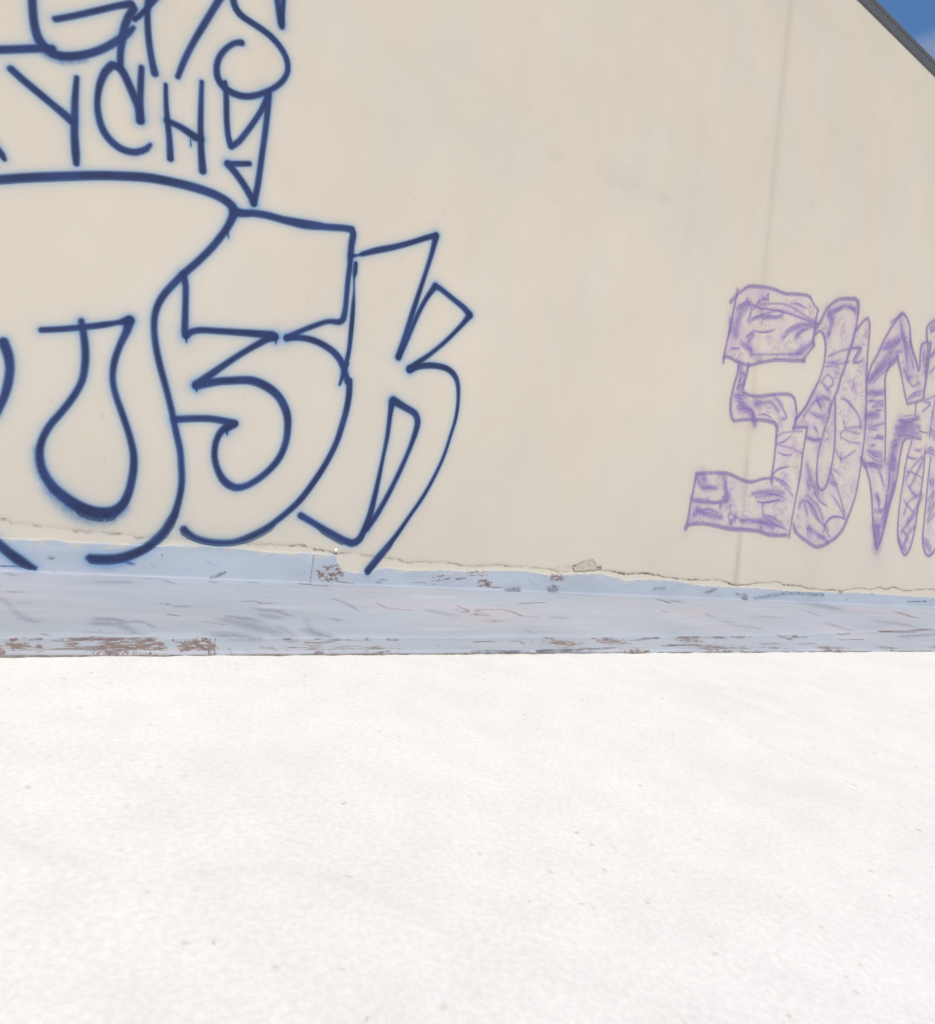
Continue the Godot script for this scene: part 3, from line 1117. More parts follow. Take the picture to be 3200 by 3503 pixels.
func write_big() -> Array:
	return [
		{"strokes": [
			line([-3.523, 2.211, 0.05, -3.354, 2.29, 0.052, -3.182, 2.363, 0.053, -3.001, 2.437, 0.053, -2.858, 2.487, 0.054, -2.706, 2.532, 0.056, -2.544, 2.558, 0.055, -2.396, 2.571, 0.056, -2.264, 2.568, 0.055, -2.173, 2.546, 0.057, -2.123, 2.505, 0.062, -2.128, 2.431, 0.052, -2.152, 2.346, 0.046, -2.208, 2.215, 0.046, -2.276, 2.094, 0.045, -2.345, 1.988, 0.045, -2.403, 1.888, 0.044, -2.448, 1.792, 0.043, -2.466, 1.693, 0.039, -2.453, 1.591, 0.036, -2.418, 1.482, 0.036, -2.367, 1.365, 0.037, -2.297, 1.229, 0.035, -2.222, 1.076, 0.035, -2.165, 0.947, 0.037, -2.115, 0.839, 0.037, -2.084, 0.74, 0.037, -2.058, 0.64, 0.038, -2.049, 0.539, 0.038, -2.054, 0.437, 0.046, -2.058, 0.414, 0.051, -2.083, 0.343, 0.049, -2.11, 0.289, 0.05, -2.173, 0.217, 0.051, -2.247, 0.169, 0.053, -2.323, 0.137, 0.053, -2.394, 0.124, 0.052, -2.481, 0.122, 0.049, -2.501, 0.13, 0.035]),
			line([-2.145, 2.369, 0.012, -2.131, 2.341, 0.01, -2.118, 2.305, 0.004]),
		]},
		{"strokes": [
			line([-3.066, 1.424, 0.031, -2.968, 1.453, 0.032, -2.86, 1.49, 0.034, -2.74, 1.536, 0.035, -2.666, 1.568, 0.029, -2.608, 1.593, 0.064]),
			line([-2.608, 1.591, 0.058, -2.606, 1.528, 0.046, -2.624, 1.433, 0.037, -2.633, 1.318, 0.036, -2.617, 1.21, 0.032, -2.577, 1.117, 0.032, -2.517, 1.016, 0.034, -2.447, 0.894, 0.034, -2.394, 0.78, 0.039, -2.369, 0.672, 0.044, -2.365, 0.541, 0.047, -2.386, 0.452, 0.056, -2.437, 0.406, 0.064, -2.516, 0.395, 0.064, -2.609, 0.415, 0.06, -2.707, 0.463, 0.054, -2.798, 0.527, 0.045, -2.869, 0.611, 0.041, -2.906, 0.7, 0.038, -2.914, 0.782, 0.037, -2.894, 0.874, 0.039, -2.853, 0.96, 0.038, -2.81, 1.064, 0.038, -2.785, 1.166, 0.037, -2.79, 1.263, 0.039, -2.81, 1.358, 0.039, -2.841, 1.45, 0.037, -2.872, 1.526, 0.033]),
		]},
		{"strokes": [
			line([-3.239, 1.312, 0.049, -3.197, 1.241, 0.047, -3.17, 1.164, 0.043, -3.16, 1.072, 0.044, -3.162, 0.989, 0.039, -3.177, 0.885, 0.036]),
		]},
		{"strokes": [
			line([-3.031, 0.206, 0.041, -2.94, 0.14, 0.041, -2.871, 0.096, 0.046, -2.812, 0.065, 0.033, -2.777, 0.054, 0.016]),
		]},
		{"strokes": [
			line([-2.121, 2.496, 0.062, -2.051, 2.509, 0.052, -1.992, 2.53, 0.048, -1.891, 2.548, 0.049, -1.732, 2.557, 0.05, -1.596, 2.569, 0.05, -1.472, 2.603, 0.054, -1.778, 2.556, 0.045, -1.601, 2.575, 0.048, -1.432, 2.611, 0.048, -1.289, 2.648, 0.047, -1.224, 2.656, 0.053, -1.204, 2.624, 0.052, -1.202, 2.552, 0.051, -1.194, 2.473, 0.047, -1.18, 2.375, 0.041, -1.173, 2.275, 0.04, -1.16, 2.158, 0.038, -1.148, 2.051, 0.04, -1.149, 1.966, 0.047, -1.177, 1.934, 0.042, -1.269, 1.916, 0.032, -1.371, 1.857, 0.034, -1.46, 1.798, 0.034, -1.556, 1.723, 0.046]),
			line([-1.556, 1.725, 0.044, -1.469, 1.746, 0.041, -1.38, 1.754, 0.043, -1.284, 1.742, 0.044, -1.181, 1.707, 0.047, -1.106, 1.655, 0.049, -1.051, 1.578, 0.048, -1.011, 1.507, 0.048, -0.999, 1.517, 0.05, -0.98, 1.421, 0.048, -0.976, 1.301, 0.046, -0.987, 1.18, 0.045, -1.006, 1.048, 0.043, -1.055, 0.892, 0.042, -1.126, 0.737, 0.044, -1.208, 0.595, 0.043, -1.305, 0.485, 0.039, -1.413, 0.387, 0.038, -1.523, 0.32, 0.037, -1.625, 0.279, 0.028, -1.722, 0.267, 0.03, -1.818, 0.272, 0.029, -1.898, 0.291, 0.028, -1.955, 0.32, 0.034, -1.977, 0.335, 0.041]),
		]},
		{"strokes": [
			line([-2.354, 1.975, 0.045, -2.32, 1.9, 0.038, -2.288, 1.751, 0.038, -2.26, 1.614, 0.043, -2.244, 1.582, 0.045]),
			line([-2.245, 1.588, 0.046, -2.214, 1.615, 0.04, -2.161, 1.638, 0.038, -2.046, 1.659, 0.038, -1.867, 1.689, 0.044, -1.667, 1.719, 0.055, -1.645, 1.711, 0.058]),
			line([-2.245, 1.576, 0.016, -2.238, 1.557, 0.011, -2.231, 1.537, 0.004]),
			line([-1.638, 1.697, 0.016, -1.63, 1.68, 0.01, -1.626, 1.664, 0.005]),
			line([-2.112, 1.259, 0.011, -2.098, 1.244, 0.01, -2.094, 1.231, 0.005]),
			line([-1.84, 1.016, 0.017, -1.832, 0.993, 0.011, -1.829, 0.978, 0.005]),
			line([-1.645, 1.709, 0.05, -1.698, 1.681, 0.045, -1.838, 1.558, 0.037, -1.969, 1.425, 0.041, -2.105, 1.275, 0.054]),
			line([-2.105, 1.272, 0.054, -1.97, 1.324, 0.048, -1.878, 1.348, 0.048, -1.746, 1.374, 0.053, -1.625, 1.353, 0.056, -1.52, 1.297, 0.053, -1.447, 1.209, 0.054, -1.415, 1.126, 0.05, -1.401, 1.002, 0.045, -1.422, 0.886, 0.045, -1.474, 0.793, 0.042, -1.547, 0.712, 0.041, -1.623, 0.657, 0.04, -1.693, 0.638, 0.044, -1.774, 0.668, 0.045, -1.838, 0.737, 0.038, -1.882, 0.826, 0.037, -1.894, 0.918, 0.038, -1.877, 0.992, 0.042, -1.843, 1.031, 0.049]),
			line([-1.843, 1.027, 0.049, -1.795, 1.062, 0.051, -1.852, 1.068, 0.042, -1.949, 1.07, 0.04, -2.052, 1.057, 0.039, -2.194, 1.027, 0.041]),
		]},
		{"strokes": [
			line([-1.136, 2.41, 0.032, -1.128, 2.339, 0.037, -1.125, 2.289, 0.013, -1.105, 2.193, 0.013, -1.09, 2.096, 0.03, -1.071, 1.95, 0.037, -1.051, 1.755, 0.034, -1.053, 1.636, 0.038, -1.05, 1.639, 0.045, -1.059, 1.571, 0.038, -1.065, 1.515, 0.026, -1.072, 1.474, 0.016]),
			line([-1.191, 2.453, 0.039, -1.161, 2.466, 0.025, -1.13, 2.478, 0.012, -1.1, 2.496, 0.033, -0.978, 2.565, 0.046, -0.839, 2.634, 0.044, -0.676, 2.728, 0.041, -0.554, 2.805, 0.042, -0.468, 2.851, 0.048]),
			line([-0.467, 2.847, 0.056, -0.479, 2.69, 0.041, -0.51, 2.473, 0.036, -0.553, 2.203, 0.042, -0.588, 1.962, 0.042, -0.613, 1.785, 0.053]),
			line([-0.612, 1.79, 0.048, -0.568, 1.925, 0.039, -0.507, 2.162, 0.037, -0.451, 2.316, 0.039, -0.389, 2.434, 0.053]),
			line([-0.389, 2.434, 0.051, -0.333, 2.426, 0.042, -0.19, 2.374, 0.042, -0.074, 2.332, 0.048, 0.005, 2.284, 0.057]),
			line([0.005, 2.284, 0.055, -0.068, 2.172, 0.038, -0.194, 2.01, 0.034, -0.321, 1.874, 0.035, -0.426, 1.778, 0.043, -0.488, 1.71, 0.059]),
			line([-0.491, 1.712, 0.063, -0.406, 1.753, 0.049, -0.271, 1.787, 0.047, -0.14, 1.789, 0.046, -0.05, 1.75, 0.046, 0.003, 1.675, 0.038, 0.032, 1.547, 0.03, 0.037, 1.402, 0.029, 0.015, 1.255, 0.026, -0.02, 1.072, 0.026, -0.083, 0.889, 0.028, -0.16, 0.72, 0.03, -0.251, 0.565, 0.029, -0.34, 0.414, 0.037, -0.431, 0.288, 0.041, -0.481, 0.221, 0.048, -0.545, 0.135, 0.053]),
		]},
		{"strokes": [
			line([-0.587, 1.439, 0.064, -0.484, 1.409, 0.053, -0.367, 1.371, 0.051, -0.328, 1.308, 0.052, -0.334, 1.214, 0.046, -0.361, 1.084, 0.035, -0.416, 0.896, 0.037, -0.482, 0.71, 0.039, -0.552, 0.55, 0.043, -0.617, 0.442, 0.05]),
			line([-0.596, 1.429, 0.06, -0.593, 1.322, 0.039, -0.583, 1.154, 0.034, -0.587, 0.986, 0.028, -0.592, 0.797, 0.036, -0.606, 0.567, 0.048, -0.631, 0.447, 0.048, -0.662, 0.359, 0.054, -0.717, 0.329, 0.053, -0.806, 0.349, 0.045, -0.948, 0.402, 0.042, -1.075, 0.454, 0.04, -1.177, 0.494, 0.043]),
		]},
	]

func write_purple() -> Array:
	return [
		{"strokes": [
			line([3.732, 3.525, 0.038, 3.712, 3.408, 0.036, 3.693, 3.241, 0.03, 3.666, 3.034, 0.035, 3.632, 2.867, 0.029, 3.607, 2.702, 0.038, 3.604, 2.632, 0.038]),
			line([3.62, 3.346, 0.048, 3.748, 3.476, 0.032, 3.92, 3.61, 0.041, 4.094, 3.663, 0.048, 4.326, 3.712, 0.042, 4.516, 3.733, 0.044, 4.73, 3.745, 0.041, 4.962, 3.802, 0.041, 5.222, 3.855, 0.04, 5.301, 3.85, 0.05, 5.39, 3.787, 0.035, 5.518, 3.734, 0.027]),
			line([5.518, 3.734, 0.036, 5.487, 3.608, 0.045, 5.473, 3.444, 0.045, 5.459, 3.281, 0.078, 5.492, 3.257, 0.05, 5.408, 3.164, 0.033, 5.308, 3.059, 0.03, 5.261, 2.997, 0.057]),
			line([5.297, 3.006, 0.045, 4.987, 2.944, 0.044, 4.638, 2.875, 0.039, 4.31, 2.771, 0.037, 4.107, 2.695, 0.036, 3.978, 2.692, 0.025]),
			line([3.601, 2.692, 0.037, 3.722, 2.708, 0.033, 3.818, 2.692, 0.034, 3.913, 2.693, 0.029]),
			line([3.907, 2.682, 0.062, 3.903, 2.568, 0.041, 3.86, 2.447, 0.037, 3.833, 2.33, 0.032, 3.818, 2.235, 0.039, 3.83, 2.124, 0.046, 3.857, 2.056, 0.048, 3.92, 2.006, 0.037, 4.103, 2.05, 0.035, 4.325, 2.086, 0.036, 4.555, 2.114, 0.044, 4.745, 2.115, 0.053, 4.804, 2.076, 0.058, 4.814, 1.902, 0.038, 4.811, 1.709, 0.034, 4.796, 1.534, 0.037, 4.792, 1.42, 0.058, 4.806, 1.369, 0.02]),
			line([4.09, 2.701, 0.053, 4.077, 2.584, 0.039, 4.033, 2.461, 0.057, 4.025, 2.366, 0.05, 4.149, 2.351, 0.034, 4.377, 2.373, 0.04, 4.622, 2.437, 0.041, 4.878, 2.494, 0.039, 5.038, 2.514, 0.04, 5.135, 2.481, 0.046, 5.186, 2.399, 0.043, 5.22, 2.302, 0.044, 5.212, 2.23, 0.042, 5.175, 2.119, 0.05]),
			line([4.801, 1.449, 0.028, 4.618, 1.424, 0.032, 4.475, 1.384, 0.032, 4.349, 1.356, 0.04, 4.188, 1.36, 0.041, 4.026, 1.387, 0.037, 3.87, 1.4, 0.039, 3.678, 1.382, 0.033, 3.464, 1.352, 0.033, 3.34, 1.328, 0.045, 3.325, 1.253, 0.035, 3.31, 1.141, 0.03, 3.288, 0.994, 0.03, 3.269, 0.791, 0.035, 3.251, 0.739, 0.052]),
			line([3.26, 0.765, 0.033, 3.365, 0.794, 0.034, 3.559, 0.814, 0.036, 3.777, 0.809, 0.036, 4.004, 0.796, 0.044, 4.313, 0.806, 0.045, 4.603, 0.814, 0.042, 4.808, 0.788, 0.043, 4.978, 0.791, 0.045, 5.222, 0.808, 0.042]),
			line([5.287, 0.789, 0.032, 5.297, 0.895, 0.025, 5.325, 1.061, 0.028, 5.365, 1.269, 0.032, 5.395, 1.429, 0.039, 5.423, 1.61, 0.044, 5.432, 1.791, 0.033, 5.459, 1.976, 0.036, 5.483, 2.131, 0.044]),
			line([5.504, 2.18, 0.03, 5.337, 2.154, 0.036, 5.166, 2.113, 0.04]),
			line([5.219, 2.246, 0.026, 5.358, 2.376, 0.019, 5.425, 2.44, 0.03, 5.531, 2.625, 0.022, 5.665, 2.807, 0.018]),
		], "area": flat([3.742, 3.465, 3.92, 3.61, 4.094, 3.663, 4.326, 3.712, 4.516, 3.733, 4.73, 3.745, 5.222, 3.855, 5.301, 3.85, 5.507, 3.737, 5.473, 3.444, 5.482, 3.255, 5.261, 2.997, 4.638, 2.875, 4.31, 2.771, 4.107, 2.695, 4.033, 2.461, 4.025, 2.366, 4.149, 2.351, 4.377, 2.373, 5.038, 2.514, 5.135, 2.481, 5.21, 2.361, 5.217, 2.261, 5.175, 2.119, 5.487, 2.163, 5.459, 1.976, 5.432, 1.791, 5.395, 1.429, 5.325, 1.061, 5.286, 0.798, 4.978, 0.791, 4.808, 0.788, 4.603, 0.814, 4.004, 0.796, 3.777, 0.809, 3.365, 0.794, 3.261, 0.757, 3.288, 0.994, 3.325, 1.253, 3.34, 1.328, 3.87, 1.4, 4.026, 1.387, 4.349, 1.356, 4.618, 1.424, 4.801, 1.449, 4.811, 1.709, 4.795, 2.074, 4.555, 2.114, 4.325, 2.086, 3.92, 2.006, 3.857, 2.056, 3.83, 2.124, 3.833, 2.33, 3.86, 2.447, 3.907, 2.682, 3.616, 2.695, 3.632, 2.867, 3.693, 3.241])},
		{"strokes": [
			line([5.203, 2.216, 0.045, 5.398, 2.411, 0.031, 5.559, 2.615, 0.028, 5.7, 2.862, 0.024, 5.769, 3.067, 0.034, 5.783, 3.242, 0.048, 5.753, 3.376, 0.056, 5.679, 3.456, 0.044, 5.587, 3.466, 0.034, 5.497, 3.397, 0.049]),
			line([5.495, 3.477, 0.061, 5.606, 3.6, 0.06, 5.72, 3.792, 0.037, 5.886, 3.934, 0.039, 6.044, 4.02, 0.046, 6.274, 4.086, 0.055, 6.468, 4.132, 0.057, 6.54, 4.105, 0.093, 6.563, 3.984, 0.066, 6.548, 3.819, 0.042, 6.528, 3.723, 0.049, 6.497, 3.625, 0.059, 6.451, 3.479, 0.065, 6.385, 3.33, 0.064, 6.306, 3.125, 0.056, 6.224, 2.954, 0.048, 6.165, 2.78, 0.054, 6.096, 2.681, 0.041, 6.033, 2.542, 0.041, 5.981, 2.342, 0.029, 5.938, 2.291, 0.028, 5.905, 2.181, 0.026, 5.841, 2.006, 0.037, 5.798, 1.835, 0.035, 5.809, 1.612, 0.047, 5.854, 1.475, 0.05, 5.92, 1.431, 0.037, 5.998, 1.44, 0.041, 6.068, 1.509, 0.054, 6.121, 1.628, 0.045, 6.173, 1.822, 0.036, 6.198, 2.067, 0.045, 6.17, 2.328, 0.05, 6.147, 2.476, 0.054, 6.114, 2.695, 0.054]),
			line([6.512, 3.674, 0.044, 6.652, 3.81, 0.04, 6.775, 3.915, 0.041, 6.864, 3.949, 0.048, 6.907, 3.895, 0.061, 6.924, 3.69, 0.046, 6.91, 3.455, 0.045, 6.919, 3.228, 0.055, 6.932, 3.059, 0.069, 6.957, 2.837, 0.064, 6.994, 2.459, 0.054, 6.981, 2.234, 0.049, 6.956, 2.01, 0.057, 6.936, 1.832, 0.043, 6.871, 1.511, 0.042, 6.789, 1.321, 0.042, 6.685, 1.143, 0.048, 6.58, 0.988, 0.052, 6.411, 0.862, 0.047, 6.238, 0.789, 0.046, 6.086, 0.734, 0.046, 5.913, 0.714, 0.044, 5.733, 0.756, 0.043, 5.517, 0.82, 0.041, 5.397, 0.879, 0.044, 5.36, 0.944, 0.047]),
		], "area": flat([5.398, 2.411, 5.559, 2.615, 5.7, 2.862, 5.769, 3.067, 5.783, 3.242, 5.753, 3.376, 5.587, 3.466, 5.72, 3.792, 5.886, 3.934, 6.044, 4.02, 6.468, 4.132, 6.563, 3.984, 6.528, 3.723, 6.775, 3.915, 6.864, 3.949, 6.929, 3.691, 6.919, 3.228, 6.957, 2.837, 6.994, 2.459, 6.981, 2.234, 6.936, 1.832, 6.871, 1.511, 6.685, 1.143, 6.411, 0.862, 6.086, 0.734, 5.733, 0.756, 5.397, 0.879, 5.439, 1.311, 5.467, 2.155, 5.178, 2.14, 5.218, 2.239])},
		{"strokes": [
			line([6.942, 3.073, 0.072, 6.994, 3.197, 0.043, 7.068, 3.339, 0.043, 7.191, 3.482, 0.046, 7.373, 3.758, 0.039, 7.589, 4.013, 0.047, 7.793, 4.222, 0.051, 7.889, 4.289, 0.045, 8.026, 4.255, 0.059, 8.15, 4.135, 0.058, 8.204, 3.923, 0.085, 8.304, 3.784, 0.084, 8.429, 3.661, 0.074, 8.528, 3.532, 0.056]),
			line([7.814, 3.58, 0.073, 7.992, 3.314, 0.039, 8.127, 3.086, 0.049, 8.223, 2.958, 0.038, 8.456, 3.023, 0.037, 8.749, 3.113, 0.046, 8.779, 3.318, 0.074, 8.841, 3.621, 0.07, 8.88, 3.885, 0.076, 8.904, 4.044, 0.074, 8.72, 4.022, 0.033, 8.587, 3.947, 0.053, 8.563, 3.803, 0.059, 8.566, 3.565, 0.044]),
			line([7.823, 3.606, 0.063, 7.617, 3.43, 0.037, 7.48, 3.248, 0.048, 7.495, 3.052, 0.059, 7.576, 2.552, 0.049, 7.638, 2.01, 0.039]),
			line([6.929, 1.963, 0.062, 7.039, 1.906, 0.068, 7.092, 1.852, 0.04, 7.204, 1.711, 0.038, 7.286, 1.543, 0.045, 7.357, 1.287, 0.041, 7.422, 1.073, 0.054, 7.496, 0.883, 0.052, 7.556, 0.788, 0.04, 7.667, 0.927, 0.055, 7.755, 1.155, 0.067, 7.862, 1.445, 0.058, 7.979, 1.685, 0.059, 8.048, 1.923, 0.048, 8.093, 2.162, 0.048, 8.167, 2.384, 0.06, 8.315, 2.454, 0.03, 8.498, 2.487, 0.029, 8.742, 2.504, 0.037]),
		], "area": flat([6.942, 3.073, 7.068, 3.339, 7.373, 3.758, 7.793, 4.222, 7.889, 4.289, 8.15, 4.135, 8.304, 3.784, 8.557, 3.525, 8.563, 3.803, 8.72, 4.022, 8.904, 4.044, 8.841, 3.621, 8.749, 3.113, 8.223, 2.958, 7.992, 3.314, 7.814, 3.58, 7.617, 3.43, 7.48, 3.248, 7.576, 2.552, 7.638, 2.01, 7.838, 2.36, 7.981, 2.616, 8.659, 2.724, 8.715, 2.5, 8.315, 2.454, 8.167, 2.384, 8.048, 1.923, 7.862, 1.445, 7.667, 0.927, 7.556, 0.788, 7.422, 1.073, 7.286, 1.543, 7.039, 1.906, 6.981, 2.234, 6.994, 2.459])},
		{"strokes": [
			line([8.449, 2.449, 0.033, 8.346, 2.219, 0.038, 8.27, 1.997, 0.039, 8.243, 1.806, 0.04, 8.195, 1.592, 0.039, 8.162, 1.359, 0.04, 8.154, 1.13, 0.045, 8.189, 0.962, 0.047, 8.295, 0.833, 0.048, 8.409, 0.749, 0.037, 8.533, 0.79, 0.049, 8.642, 0.958, 0.052, 8.72, 1.185, 0.046, 8.768, 1.437, 0.047, 8.842, 1.718, 0.052, 8.894, 1.965, 0.048, 8.915, 2.235, 0.049, 8.914, 2.357, 0.039]),
		], "area": flat([8.449, 2.449, 8.27, 1.997, 8.162, 1.359, 8.154, 1.13, 8.295, 0.833, 8.409, 0.749, 8.533, 0.79, 8.72, 1.185, 8.842, 1.718, 8.915, 2.235, 8.914, 2.357, 8.691, 2.472])},
		{"strokes": [
			line([9.124, 2.262, 0.038, 9.083, 2.024, 0.044, 9.058, 1.765, 0.044, 9.03, 1.436, 0.044, 8.998, 1.135, 0.044, 9.007, 0.959, 0.053, 9.091, 0.834, 0.051, 9.21, 0.775, 0.037, 9.346, 0.813, 0.04, 9.502, 0.942, 0.055, 9.582, 1.24, 0.05]),
			line([8.773, 4.053, 0.08, 8.736, 4.237, 0.057, 8.849, 4.368, 0.039, 9.02, 4.462, 0.037, 9.187, 4.517, 0.036]),
			line([8.511, 3.021, 0.043, 8.506, 2.848, 0.037]),
			line([9.206, 3.373, 0.033, 9.073, 2.79, 0.032, 9.041, 2.585, 0.033]),
			line([8.673, 2.616, 0.017, 8.979, 2.626, 0.018]),
		], "area": flat([8.773, 4.053, 8.736, 4.237, 8.849, 4.368, 9.187, 4.517, 9.452, 4.341, 9.714, 2.124, 9.684, 1.371, 9.502, 0.942, 9.346, 0.813, 9.21, 0.775, 9.007, 0.959, 9.03, 1.436, 9.124, 2.262, 8.914, 2.357, 8.894, 2.514, 8.801, 2.923, 8.749, 3.113])},
	]

func write_overspray() -> Array:
	return [
		line([-2.793, 0.506, 0.036, -2.699, 0.428, 0.056, -2.601, 0.379, 0.064, -2.508, 0.364, 0.062, -2.431, 0.378, 0.055, -2.38, 0.426, 0.045]),
		line([-2.925, 0.728, 0.023, -2.904, 0.669, 0.03, -2.865, 0.591, 0.035, -2.793, 0.506, 0.036]),
		line([-2.513, 0.108, 0.021, -2.452, 0.092, 0.034, -2.349, 0.09, 0.035, -2.245, 0.13, 0.025]),
		line([-3.015, 0.189, 0.018, -2.932, 0.108, 0.025, -2.856, 0.058, 0.019]),
		line([-3.488, 3.137, 0.031, -3.436, 3.076, 0.034, -3.337, 3.065, 0.029, -3.233, 3.127, 0.025]),
	]

